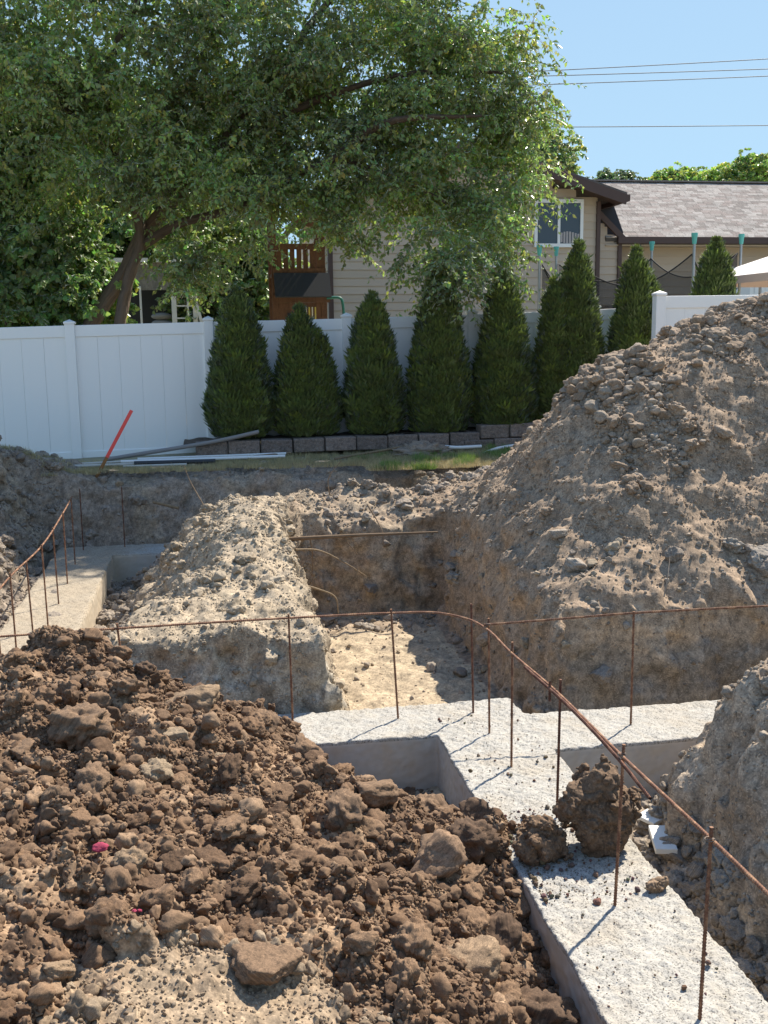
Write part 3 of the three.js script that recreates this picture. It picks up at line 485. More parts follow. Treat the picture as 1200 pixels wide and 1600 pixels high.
const dowelGeo = (() => { const a = barAlong(new THREE.LineCurve3(V(0, -0.1, 0), V(0, 0.735, 0)), 0.835), cap = new THREE.CircleGeometry(0.0075, 7).rotateX(-Math.PI / 2).translate(0, 0.735, 0); return mergeGeometries([a.toNonIndexed(), cap.toNonIndexed()]); })();
{
  const list = [
    [-0.57, -6.25, 0.02, 0.07, 'rusty dowel rising from behind the dark heap against the tan mound, leaning left'],
    [0.43, -6.22, 0, 0.01, 'rusty dowel on the cross footing at the left end of the visible slab'],
    [1.11, -6.22, 0.02, 0.055, 'rusty dowel leaning left on the cross footing in front of the sandy trench'],
    [1.61, -6.22, 0, 0.02, 'greyish dowel where the horizontal bar starts to bend, back row of the corner'],
    [1.62, -5.86, 0, 0.01, 'rusty dowel at the junction where two horizontal bars are tied'],
    [1.61, -5.35, 0, 0, 'second rusty dowel down the near footing, just below the bar junction'],
    [1.65, -4.68, 0, -0.012, 'dark purple brown dowel left of the largest soil clod'],
    [1.62, -3.84, 0.01, -0.025, 'bright rusty dowel in front of the largest soil clod'],
    [1.63, -3.08, 0.0, -0.02, 'nearest rusty dowel at the lower right of the footing'],
    [2.53, -5.82, 0, 0, 'rusty dowel alone on the right cross footing before the earth wall'],
    [-1.53, -7.3, 0, 0.015, 'nearest rusty dowel at the left picture edge'],
    [-1.53, -7.85, 0, 0.01, 'second dowel from the front in the left row, behind the nearest'],
    [-1.47, -8.25, 0.02, 0.02, 'third dowel from the front in the left row'],
    [-1.47, -8.95, 0, 0.01, 'fourth dowel from the front in the left row'],
    [-1.5, -9.8, 0, 0.01, 'fifth dowel in the left row, halfway along'],
    [-1.53, -10.65, 0, 0, 'sixth dowel in the left row over sunlit dappled concrete'],
    [-1.57, -11.6, 0, 0, 'last dowel of the left row under its horizontal bar'],
    [-1.58, -12.45, 0, 0, 'dark dowel at the far corner beyond the left horizontal bar'],
    [-1.1, -12.5, 0, 0, 'lone dark dowel on the far cross footing before the rubble slope'],
  ];
  let proto;
  list.forEach(([x, z, rx, rz, label], i) => {
    let o; if (!proto) { o = proto = mesh('rebar_dowel', dowelGeo, rust); } else { o = shade(proto.clone()); o.name = numbered('rebar_dowel'); scene.add(o); }
    if (i === 3 || i === 6 || i > 16) o.material = rust2;
    o.position.set(x, -0.7, z); o.rotation.set(rx, i, rz); o.rotation.order = 'XZY'; tag(o, label, 'rebar', null);
  });
  const bar = (label, pts, mat = rust) => { const c = new THREE.CatmullRomCurve3(pts.map((p) => V(...p)), false, 'centripetal'); tag(mesh('rebar_rail', barAlong(c, c.getLength(), 0.0067), mat), label, 'rebar'); };
  bar('long horizontal bar crossing the picture and bending along the near footing', [[-2.4, -0.02, -6.22], [-0.57, 0.0, -6.235], [0.42, 0.005, -6.235], [1.08, 0.0, -6.235], [1.36, -0.005, -6.2], [1.53, -0.015, -6.04], [1.59, -0.02, -5.8], [1.595, -0.02, -5.35], [1.625, -0.015, -4.66], [1.63, -0.015, -3.84], [1.65, -0.015, -3.08], [1.66, -0.02, -2.4]]);
  bar('horizontal bar running right from the junction over the right cross footing', [[1.58, 0.0, -5.845], [1.95, 0.005, -5.85], [2.53, 0.02, -5.84], [3.4, 0.015, -5.84], [4.8, 0.0, -5.84]]);
  bar('short lap bar lying beside the diagonal bar over the near footing', [[1.575, 0.0, -5.0], [1.605, -0.005, -4.4], [1.61, -0.02, -3.84], [1.61, -0.05, -3.5]], rust2);
  bar('horizontal bar along the left row of dowels', [[-1.53, -0.01, -6.5], [-1.545, 0.0, -7.85], [-1.49, 0.01, -8.95], [-1.545, 0.01, -10.65], [-1.6, 0.02, -11.9]]);
  const wire = new THREE.MeshStandardMaterial({ color: C(0.2, 0.16, 0.13), roughness: 0.6, metalness: 0.6 });
  const stub = mesh('rebar_dowel', barAlong(new THREE.LineCurve3(V(0, 0, 0), V(0, 0.1, 0)), 0.1), rust2); stub.position.set(1.6, -0.07, -4.67); tag(stub, 'short bar stub tied beside the dark dowel left of the largest clod', 'rebar');
  for (const [x, y, z, l] of [[1.605, 0, -5.85, 'tie wire at the junction of two horizontal bars'], [1.635, -0.01, -3.84, 'tie wire on the bright rusty dowel'], [1.64, -0.01, -3.08, 'tie wire on the nearest rusty dowel']]) {
    const m = mesh('tie_wire', mergeGeometries([0, 1].map((k) => new THREE.TorusGeometry(0.017, 0.0018, 5, 16).rotateX(1.1 + k * 0.5).rotateY(k * 1.2))), wire); m.position.set(x, y, z); tag(m, l, 'tie wire');
  }
}

// ------------------------------------------------------------------ fences
const vinyl = new THREE.MeshStandardMaterial({ color: C(0.86, 0.85, 0.82), roughness: 0.5, bumpMap: soilBump, bumpScale: 0.0006 });
function fencePanel(f, x0, x1, yTop0, yTop1, z, height) {
  const tilt = Math.atan((yTop1 - yTop0) / (x1 - x0)), w = x1 - x0 - 0.13, cx = (x0 + x1) / 2, top = (x) => yTop0 + (yTop1 - yTop0) * (x - x0) / (x1 - x0);
  const rail = (dy, h) => { const m = mesh('rail', boxGeo(w, h, 0.05, 0, 0, 0, 0.006), vinyl, f); m.position.set(cx, top(cx) + dy, z); m.rotation.z = tilt; };
  rail(-0.08, 0.16); rail(-height + 0.07, 0.14);
  const n = Math.round(w / 0.3), bw = w / n;
  for (let i = 0; i < n; i++) { const x = x0 + 0.065 + bw * (i + 0.5), m = mesh('board', boxGeo(bw - 0.0018, height - 0.26, 0.024, 0, 0, 0, 0.002), vinyl, f); m.position.set(x, top(x) - height / 2, z + 0.002 * Math.sin(i * 5)); }
}
function fencePost(f, x, y0, y1, z, w = 0.135) {
  const p = mesh('post', boxGeo(w, y1 - y0, w, 0, 0, 0, 0.006), vinyl, f); p.position.set(x, (y0 + y1) / 2, z);
  const c = mesh('cap', [boxGeo(w + 0.02, 0.03, w + 0.02, 0, (y1 - y0) / 2 + 0.015, 0, 0.004), new THREE.ConeGeometry((w + 0.01) * 0.707, 0.035, 4).rotateY(Math.PI / 4).translate(0, (y1 - y0) / 2 + 0.047, 0)], vinyl, p);
}
{
  const f = thing('vinyl_fence', 'long white vinyl privacy fence behind the row of cypresses', 'fence');
  const px = [-5.74, -3.82, -1.9, 0.0, 1.98, 3.85, 5.76, 7.6], ty = [1.93, 1.95, 1.99, 2.02, 2.05, 2.09, 2.15, 2.2];
  px.forEach((x, i) => { fencePost(f, x, -0.2, ty[i] + 0.02, -15); if (i) fencePanel(f, px[i - 1], x, ty[i - 1], ty[i], -15, 1.9); });
  const r = thing('vinyl_fence', 'bright white fence section with square end post above the tall dirt pile', 'fence');
  const qx = [5.93, 7.85, 9.77];
  qx.forEach((x, i) => { fencePost(r, x, 0, 2.27, -13.1); if (i) fencePanel(r, qx[i - 1], x, 2.26, 2.27, -13.1, 1.9); });
  const rod = thing('pipe_stub', 'black pipe stub with a tan top standing before the right fence section', 'pipe', [6.12, 1.2, -12.9]); rod.rotation.z = 0.03;
  mesh('sleeve', new THREE.CylinderGeometry(0.03, 0.03, 0.5, 12).translate(0, 0.22, 0), new THREE.MeshStandardMaterial({ color: C(0.015, 0.015, 0.017), roughness: 0.5 }), rod);
  mesh('tip', new THREE.CylinderGeometry(0.028, 0.03, 0.08, 12).translate(0, 0.51, 0), new THREE.MeshStandardMaterial({ color: C(0.4, 0.28, 0.18), roughness: 0.8 }), rod);
}
// retaining wall of blocks with soil bed
{
  const w = thing('retaining_wall', 'low wall of dark brown landscape blocks along the foot of the cypresses', 'wall');
  const mats = [[0.32, 0.26, 0.22], [0.37, 0.295, 0.25], [0.27, 0.22, 0.19]].map((c) => new THREE.MeshStandardMaterial({ color: C(...c), roughness: 1, map: soilMap, bumpMap: soilBump, bumpScale: 0.02 }));
  const shapes = [0, 1, 2].map((k) => { const g = boxGeo(0.43, 0.19, 0.26, k * 0.3, 0, 0, 0.018); const p = g.attributes.position; for (let i = 0; i < p.count; i++) p.setZ(i, p.getZ(i) + 0.008 * n3(p.getX(i) * 9 + k, p.getY(i) * 9, 0)); g.translate(-k * 0.3, 0, 0); return g; });
  for (let i = 0; i < 14; i++) {
    const x = -0.02 + i * 0.442, raise = i > 8 ? 0.12 + 0.01 * (i - 8) : 0.004 * i, m = mesh('block', shapes[i % 3], mats[(i * 7) % 3], w);
    m.position.set(x, 0.3 + raise, -14.2 + 0.012 * Math.sin(i * 4)); m.rotation.set(0.02 * Math.sin(i * 3), 0.04 * Math.sin(i * 5), 0.012 * Math.sin(i * 2 + 1));
    if (i > 7) { const b = mesh('block', shapes[(i + 1) % 3], mats[(i * 5 + 1) % 3], w); b.position.set(x + 0.2, 0.225 + 0.012 * (i - 8), -14.17); b.rotation.y = 0.03 * Math.sin(i); }
  }
  const bed = new THREE.PlaneGeometry(7, 0.75, 70, 8).rotateX(-Math.PI / 2), p = bed.attributes.position; for (let i = 0; i < p.count; i++) p.setY(i, 0.03 * n2(p.getX(i) * 4, p.getZ(i) * 4) + 0.015 * p.getX(i));
  const b = mesh('planting_bed', bed, new THREE.MeshStandardMaterial({ color: C(0.2, 0.15, 0.11), roughness: 1, map: soilMap, bumpMap: soilBump, bumpScale: 0.02 })); b.position.set(3.1, 0.42, -14.55); tag(b, 'soil bed behind the block wall', 'bed', null, 'structure');
}

// ------------------------------------------------------------------ foliage
const leafMat = (r = 0.95, t = 0.6) => new THREE.MeshPhysicalMaterial({ color: 0xffffff, vertexColors: true, roughness: r, transmission: t, clearcoat: 1, clearcoatRoughness: 0.24, thickness: 0, side: THREE.DoubleSide });
// a drooping twig with leaves along it, hanging to -y from its base
function spray(seed, len, count, leaf, width, droop, spread) {
  const R = rngOf(seed), pos = [], col = [], tri = [], uvs = [];
  const put = (p, c) => { pos.push(p.x, p.y, p.z); col.push(...c); uvs.push(p.x, p.y); return pos.length / 3 - 1; };
  const stems = []; const nS = 3;
  for (let s = 0; s < nS; s++) {
    const a = R() * 6.28, dir = V(Math.cos(a) * spread, 0.2 - R() * 0.5, Math.sin(a) * spread), p = V(0, 0, 0), path = [p.clone()], L = len * (0.6 + R() * 0.4);
    for (let i = 0; i < 6; i++) { dir.y -= droop * 0.3; dir.x += (R() - 0.5) * 0.3; dir.z += (R() - 0.5) * 0.3; p.addScaledVector(dir.clone().normalize(), L / 6); path.push(p.clone()); }
    stems.push(path);
    const bark = [0.16, 0.12, 0.085];
    for (let i = 0; i < 6; i++) { const w = 0.0035 * (1 - i / 8), o = V(w, 0, w * 0.7), a0 = put(path[i].clone().add(o), bark), b0 = put(path[i].clone().sub(o), bark), c0 = put(path[i + 1].clone().sub(o), bark), d0 = put(path[i + 1].clone().add(o), bark); tri.push(a0, b0, c0, a0, c0, d0); }
  }
  for (let i = 0; i < count; i++) {
    const path = stems[i % nS], t = Math.pow(R(), 0.8) * 5.99, k = t | 0, base = path[k].clone().lerp(path[k + 1], t - k), ax = path[k + 1].clone().sub(path[k]).normalize();
    const d = ax.clone().multiplyScalar(0.6).add(V((R() - 0.5) * 2, -0.35 + (R() - 0.5) * 1.3, (R() - 0.5) * 2)).normalize(), s = leaf * (0.65 + R() * 0.7), side = V(R() - 0.5, R() - 0.5, R() - 0.5).cross(d).normalize(), up = d.clone().cross(side);
    const y = R(), c = [0.19 + 0.16 * y * y, 0.295 + 0.13 * y, 0.065 + 0.03 * R()].map((v) => v * (0.8 + R() * 0.5));
    const w = s * width, a = put(base, c), m = base.clone().addScaledVector(d, s * 0.45), b = put(m.clone().addScaledVector(side, w).addScaledVector(up, w * 0.5), c), e = put(m.clone().addScaledVector(side, -w).addScaledVector(up, w * 0.5), c), f = put(base.clone().addScaledVector(d, s), c);
    tri.push(a, b, f, a, f, e);
  }
  const g = new THREE.BufferGeometry(); g.setAttribute('position', new THREE.Float32BufferAttribute(pos, 3)); g.setAttribute('color', new THREE.Float32BufferAttribute(col, 3)); g.setAttribute('uv', new THREE.Float32BufferAttribute(uvs, 2)); g.setIndex(tri); g.computeVertexNormals(); return g;
}
const barkTex = greyTex(256, (i) => { const x = i % 256, y = i >> 8, v = 0.5 + 0.5 * (grainB[(y >> 2) * 512 + x] - 0.3) + 0.3 * (grainA[y * 512 + x] - 0.5); return [lin2s(v), lin2s(v * 0.95), lin2s(v * 0.9)]; }, 3, true);
const barkMat = (r, g, b) => new THREE.MeshStandardMaterial({ color: C(r, g, b), roughness: 1, map: barkTex, bumpMap: barkTex, bumpScale: 0.04 });
const sprays = [1, 2, 3, 4].map((s) => spray(100 + s, 0.6, 44, 0.066, 0.27, s % 2 ? 0.75 : 0.3, 1.0));
const flat = [1, 2, 3].map((s) => spray(200 + s, 0.5, 52, 0.085, 0.4, 0.35, 1.1));
function crown(parent, shapes, mat, blobs, count, seed, o = {}) {
  const R = rngOf(seed), lists = shapes.map(() => []), vol = blobs.map((b) => (b[6] ?? 1) * b[3] * b[4] * b[5]), tot = vol.reduce((a, b) => a + b, 0), d = new THREE.Object3D();
  let made = 0, guard = 0;
  while (made < count && guard++ < count * 12) {
    let u = R() * tot, k = 0; while (u > vol[k]) u -= vol[k++];
    const [cx, cy, cz, rx, ry, rz] = blobs[k], a = R() * 6.283, ct = R() * 2 - 1, st = Math.sqrt(1 - ct * ct), r = Math.pow(R(), o.shell ?? 0.45);
    const edge = 1 + 0.25 * n3(ct * 2 + cx, a, cy);
    const x = cx + rx * r * edge * st * Math.cos(a), y = cy + ry * r * edge * ct, z = cz + rz * r * st * Math.sin(a);
    const q = n3(x * (o.f ?? 0.9), y * (o.f ?? 0.9), z * (o.f ?? 0.9)) + 0.4 * n3b(x * 2.1, y * 2.1, z * 2.1); if (q < (o.gap ?? -0.25)) continue;
    if (o.keep && !o.keep(x, y, z)) continue;
    d.position.set(x, y, z); d.rotation.set((R() - 0.5) * 0.8, R() * 6.283, (R() - 0.5) * 0.8); const s = (o.size ?? 1) * (0.75 + R() * 0.6); d.scale.set(s, s, s); d.updateMatrix();
    const j = (0.75 + 0.5 * R()) * (1 + (o.vary ?? 0.3) * n3b(x * 0.7, y * 0.7, z * 0.7)), t = o.tint ?? [1, 1, 1]; lists[(R() * shapes.length) | 0].push([d.matrix.clone(), t[0] * j * (0.9 + 0.3 * R()), t[1] * j, t[2] * j]); made++;
  }
  lists.forEach((l, k) => { if (!l.length) return; const im = shade(new THREE.InstancedMesh(shapes[k], mat, l.length)), c = new THREE.Color(); l.forEach(([m, r, g, b], i) => { im.setMatrixAt(i, m); im.setColorAt(i, c.setRGB(r, g, b)); }); im.name = 'crown'; im.userData.kind = 'stuff'; parent.add(im); });
}
const limb = (pts, r0, r1) => { const c = pts.map((p) => V(...p)); const g = tube(c, r0, 10, 40, (t) => 1 + (r1 / r0 - 1) * t); const p = g.attributes.position; for (let i = 0; i < p.count; i++) { const x = p.getX(i), y = p.getY(i), z = p.getZ(i); p.setXYZ(i, x + 0.02 * n3(x * 5, y * 3, z * 5), y, z + 0.02 * n3b(x * 5, y * 3, z * 5)); } g.computeVertexNormals(); const uv = g.attributes.uv; for (let i = 0; i < uv.count; i++) uv.setXY(i, uv.getY(i) * 0.7, uv.getX(i) * 2); return g; };
{
  const elm = thing('elm_tree', 'big leaning elm with drooping foliage hanging over the white fence', 'tree', [0, 0, 0]);
  mesh('trunk', [limb([[-2.1, 0.3, -16.6], [-1.85, 1.9, -16.7], [-1.3, 2.75, -16.8], [-0.95, 3.4, -16.8], [-0.5, 3.85, -16.7], [0.2, 4.6, -16.5], [1.0, 5.6, -16.4]], 0.14, 0.08), limb([[-1.5, 0.3, -16.4], [-1.36, 1.9, -16.4], [-1.16, 2.75, -16.5], [-0.97, 3.35, -16.6], [-1.2, 4.5, -16.7], [-1.6, 6.2, -16.8]], 0.105, 0.06)], barkMat(0.27, 0.2, 0.155), elm);
  for (const b of [[[-1.0, 3.2, -16.7], [-0.4, 3.5, -16.3], [0.6, 3.75, -16], [1.9, 4.35, -15.7], [2.9, 4.05, -15.4], [3.5, 3.7, -15.1]], [[0.2, 4.6, -16.5], [1.5, 5.2, -16.1], [3, 5.6, -15.7], [4.6, 5.6, -15.4]], [[-0.5, 3.9, -16.7], [-0.4, 5, -16.6], [0.4, 6.5, -16.2], [0.9, 8, -16]], [[-1.2, 4.5, -16.7], [-2.2, 5.3, -16.3], [-3.2, 5.6, -16]], [[1.0, 5.6, -16.4], [2.2, 7, -16.1], [3.2, 8.2, -15.9]], [[1.9, 4.35, -15.7], [2.6, 4.8, -15.2], [4, 4.9, -15]], [[-1.5, 5.6, -16.8], [-0.8, 6.6, -16], [-0.3, 7.6, -15.6]]]) mesh('branch', limb(b, 0.075, 0.02), barkMat(0.2, 0.15, 0.12), elm);
  crown(elm, sprays, leafMat(), [[-1.7, 5.6, -16.3, 2.6, 2.5, 1.25], [1.4, 5.7, -16.2, 2.6, 2.1, 1.3], [3.6, 5.5, -15.9, 1.6, 2.6, 1.1], [3.7, 3.85, -15.5, 1.35, 1.3, 0.75], [3.45, 2.7, -14.25, 0.5, 0.95, 0.3, 1.3], [3.0, 3.3, -14.9, 0.6, 0.55, 0.5, 0.7], [4.3, 3.1, -14.8, 0.55, 0.75, 0.5, 1.4], [2.3, 4.0, -15.8, 1.3, 0.95, 1.0], [0.2, 4.3, -16, 1.7, 0.8, 1.1], [4.55, 5.1, -15.8, 0.68, 1.95, 0.8], [1.3, 7.8, -16.8, 3.6, 1.3, 1.0, 0.45], [0.9, 3.45, -15.6, 0.6, 0.6, 0.6], [-0.25, 2.75, -16.1, 0.65, 0.55, 0.4, 1.6]], 4800, 301, { gap: 0.03, f: 1.05, shell: 0.5, vary: 0.5, keep: (x, y, z) => !(x > -2.3 && x < -0.55 && y < 3.7 && z > -17.2) });
  const maple = thing('broadleaf_tree', 'dense broadleaf tree behind the fence at the left edge', 'tree', [0, 0, 0]);
  mesh('trunk', limb([[-3.3, 0.3, -18.2], [-3.1, 3, -18], [-2.7, 4.5, -17.8], [-2.4, 5.6, -17.6]], 0.16, 0.07), barkMat(0.16, 0.12, 0.1), maple);
  mesh('branch', limb([[-2.85, 4.0, -17.9], [-3.4, 4.7, -17.8], [-3.9, 5.1, -17.6]], 0.08, 0.04), barkMat(0.16, 0.12, 0.1), maple);
  crown(maple, flat, leafMat(), [[-2.9, 2.9, -17.2, 1.5, 1.3, 1.1], [-1.9, 2.6, -17.6, 0.7, 0.8, 0.7], [-3.3, 5.2, -18.2, 1.6, 1.6, 1.3], [0.1, 3.7, -18.6, 1.1, 0.6, 0.8, 0.6]], 2300, 303, { gap: -0.3, tint: [0.7, 0.82, 0.75], size: 0.95 });
  const back = (label, blobs, count, seed, o, t) => { const e = thing('background_tree', label, 'tree'); const b = blobs[0]; mesh('trunk', limb([[b[0], 0.4, b[2]], [b[0] + 0.1, b[1] * 0.5, b[2]], [b[0], b[1], b[2]]], t ?? 0.15, 0.05), barkMat(0.17, 0.13, 0.1), e); crown(e, flat, leafMat(), blobs, count, seed, o); };
  back('dark green tree between the elm trunk and the wooden play tower', [[0.5, 3.2, -23, 1.3, 1.8, 1.2], [1.2, 2.6, -23.5, 0.7, 1.2, 0.8]], 900, 311, { tint: [0.7, 0.8, 0.8], gap: -0.5, size: 1.2 });
  back('shaded trees far behind the left fence', [[-3.5, 4, -26, 3, 3, 1.6], [-1, 5.5, -27, 3, 3, 1.5], [-6, 5, -27, 3, 3.5, 1.5]], 2600, 312, { tint: [0.8, 0.9, 0.8], gap: -0.4, size: 1.5 });
  back('thin grey green tree rising behind the gabled house roof', [[15.2, 9.3, -46, 2.0, 2.2, 1.5], [13.9, 8.3, -46, 1.6, 2, 1.4]], 560, 313, { tint: [1.1, 1.05, 1.3], gap: -0.2, size: 1.5, shell: 0.6 });
  back('small dark conifer top beyond the shingled roof ridge', [[18.9, 8.6, -47, 1.2, 1.0, 0.9]], 420, 314, { tint: [0.55, 0.6, 0.9], gap: -0.7, size: 1.1 });
  back('light green treetops beyond the right end of the shingled roof', [[23, 8.9, -48, 2.0, 1.0, 1.2], [21.3, 8.6, -48, 1.0, 0.8, 1], [25.6, 8.9, -47, 1.7, 1.5, 1.2]], 1300, 315, { tint: [1.25, 1.25, 1], gap: -0.35, size: 1.3 });
}
// cypresses: flat upright fans of scale leaves on a cone
{
  const fan = (seed) => {
    const R = rngOf(seed), pos = [], col = [], tri = [], uv = [];
    for (let i = 0; i < 12; i++) {
      const a = (R() - 0.5) * 1.9, l = 0.05 + R() * 0.06, o = R() * 0.05, tw = (R() - 0.5) * 0.9, bx = Math.sin(a) * o, by = Math.cos(a) * o, w = 0.009 + R() * 0.006, k = pos.length / 3, tip = 0.5 + R();
      const ex = Math.sin(a) * (o + l), ey = Math.cos(a) * (o + l), nx = Math.cos(a) * w, ny = -Math.sin(a) * w, ez = tw * 0.05, mx = (bx + ex) / 2, my = (by + ey) / 2;
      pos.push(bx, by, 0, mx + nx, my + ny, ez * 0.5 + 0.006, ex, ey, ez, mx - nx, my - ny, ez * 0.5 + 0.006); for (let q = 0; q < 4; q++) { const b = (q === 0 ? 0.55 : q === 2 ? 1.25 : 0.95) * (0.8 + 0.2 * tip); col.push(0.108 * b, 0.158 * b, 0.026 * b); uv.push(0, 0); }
      tri.push(k, k + 1, k + 2, k, k + 2, k + 3);
    }
    const g = new THREE.BufferGeometry(); g.setAttribute('position', new THREE.Float32BufferAttribute(pos, 3)); g.setAttribute('color', new THREE.Float32BufferAttribute(col, 3)); g.setAttribute('uv', new THREE.Float32BufferAttribute(uv, 2)); g.setIndex(tri); g.computeVertexNormals(); return g;
  };
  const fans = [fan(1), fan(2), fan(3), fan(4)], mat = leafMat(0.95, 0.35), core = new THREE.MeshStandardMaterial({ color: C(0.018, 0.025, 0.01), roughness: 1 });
  const list = [
    ['leftmost cypress, tall and broad, at the left end of the block wall', [[0.4, 0.5, 2.42]]],
    ['second cypress from the left, shortest, with a forked top', [[1.25, 0.42, 2.16], [1.5, 0.3, 1.85]]],
    ['third cypress from the left, rounded cone before a fence post', [[2.28, 0.46, 2.34]]],
    ['fourth cypress from the left, half covered by hanging elm leaves', [[3.24, 0.49, 2.75]]],
    ['fifth cypress from the left, between elm leaves and the twin tipped one', [[4.2, 0.5, 2.6]]],
    ['tall twin tipped cypress just left of the dirt pile', [[5.3, 0.44, 3.06], [4.97, 0.35, 2.55]]],
    ['cypress beside the end post of the right fence section', [[6.13, 0.46, 2.95], [6.34, 0.3, 2.6]]],
    ['cypress top rising behind the right fence section', [[7.22, 0.52, 3.06]]],
  ];
  list.forEach(([label, cones], n) => {
    const R = rngOf(900 + n), t = thing('cypress', label, 'cypress', [cones[0][0], 0.4, n === 7 ? -14.1 : n > 5 ? -14.35 : -14.5]), d = new THREE.Object3D(), lists = fans.map(() => []);
    const trunk = [], bodies = [];
    for (const [cx, rad, topY] of cones) {
      const h = topY - 0.4, ox = cx - cones[0][0];
      trunk.push(new THREE.CylinderGeometry(0.02, 0.05, 0.5, 7).translate(ox, 0.15, 0));
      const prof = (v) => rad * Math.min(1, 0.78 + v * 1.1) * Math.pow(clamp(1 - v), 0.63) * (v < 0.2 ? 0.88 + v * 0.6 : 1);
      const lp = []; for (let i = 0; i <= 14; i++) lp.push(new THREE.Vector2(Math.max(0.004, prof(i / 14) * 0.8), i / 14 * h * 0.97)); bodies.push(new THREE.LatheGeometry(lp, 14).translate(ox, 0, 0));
      const cnt = Math.round(4200 * rad / 0.48 * h / 2.2);
      for (let i = 0; i < cnt; i++) {
        const v = 1 - Math.sqrt(1 - R() * 0.995), vv = clamp(R() < 0.15 ? R() : v), a = R() * 6.283, bump = 1 + 0.13 * n3(Math.cos(a) * 1.6 + cx * 3, vv * 5, Math.sin(a) * 1.6) + 0.08 * n3b(Math.cos(a) * 4 + cx, vv * 13, Math.sin(a) * 4), r = prof(vv) * bump * (0.82 + 0.2 * R());
        d.position.set(ox + Math.cos(a) * r, vv * h + 0.03 * R(), Math.sin(a) * r); d.rotation.order = 'YXZ'; d.rotation.set(0.35 + 0.5 * (R() - 0.3), -a + Math.PI / 2 + (R() - 0.5) * 1.6, (R() - 0.5) * 0.5); const s = 0.75 + R() * 0.6; d.scale.setScalar(s * (vv > 0.9 ? 0.7 : 1)); d.updateMatrix();
        const j = (0.7 + 0.6 * R()) * (1 + 0.25 * n3(d.position.x * 4 + cx, d.position.y * 4, d.position.z * 4)), y = R() < 0.12 ? 1.5 : 1; lists[(R() * 4) | 0].push([d.matrix.clone(), j * y, j * (1 + (y - 1) * 0.8), j]);
      }
    }
    mesh('trunk', trunk, barkMat(0.18, 0.13, 0.1), t); mesh('inner_growth', bodies, core, t);
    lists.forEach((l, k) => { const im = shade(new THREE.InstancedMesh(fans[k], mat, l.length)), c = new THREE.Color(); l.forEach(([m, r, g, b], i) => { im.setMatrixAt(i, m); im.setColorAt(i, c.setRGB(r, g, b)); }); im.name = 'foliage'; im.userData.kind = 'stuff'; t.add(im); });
  });
}
// grass
{
  const R = rngOf(55), pos = [], col = [], tri = [];
  const g1 = (h, lean, k) => { const b = pos.length / 3; pos.push(-0.003, 0, 0, 0.003, 0, 0, lean, h, k); for (let i = 0; i < 3; i++) col.push(1, 1, 1); tri.push(b, b + 1, b + 2); };
  for (let i = 0; i < 9; i++) { const n = pos.length / 3; g1(0.03 + R() * 0.05, (R() - 0.5) * 0.05, (R() - 0.5) * 0.05); const dx = (R() - 0.5) * 0.06, dz = (R() - 0.5) * 0.06; for (let q = n; q < n + 3; q++) { pos[q * 3] += dx; pos[q * 3 + 2] += dz; } }
  const g = new THREE.BufferGeometry(); g.setAttribute('position', new THREE.Float32BufferAttribute(pos, 3)); g.setAttribute('color', new THREE.Float32BufferAttribute(col, 3)); g.setIndex(tri); g.computeVertexNormals();
  const places = [];
  for (let i = 0; i < 24000; i++) { const x = -3 + R() * 9, z = x > 1.9 && x < 4.4 && R() < 0.6 ? -12.5 - R() * 1.2 : -13.05 - R() * 1.05, q = n2(x * 1.4, z * 2) + 0.5 * n2(x * 5, z * 5), sunny = smooth(1.6, 2.4, x); if (R() < 0.25 + 0.5 * sunny + 0.4 * q) places.push([x, z, smooth(0.35, 0.8, q) * sunny]); }
  const im = shade(new THREE.InstancedMesh(g, new THREE.MeshPhysicalMaterial({ vertexColors: true, roughness: 0.9, transmission: 0.3, thickness: 0, side: THREE.DoubleSide }), places.length)), d = new THREE.Object3D(), c = new THREE.Color();
  places.forEach(([x, z, green], i) => { d.position.set(x, Math.max(groundY(x, z), z > -13.7 ? farH(x, z) : -9) - 0.006, z); d.rotation.y = R() * 6; d.scale.setScalar(0.6 + R() * 0.6 + green * 0.8); d.updateMatrix(); im.setMatrixAt(i, d.matrix); const k = 0.7 + R() * 0.5; im.setColorAt(i, green > R() * 0.8 ? c.setRGB(0.2 * k, 0.3 * k, 0.07 * k) : c.setRGB(0.5 * k, 0.43 * k, 0.23 * k)); });
  im.name = 'grass'; tag(im, 'dry and green grass on the yard edge before the block wall', 'grass', null, 'stuff'); scene.add(im);
}

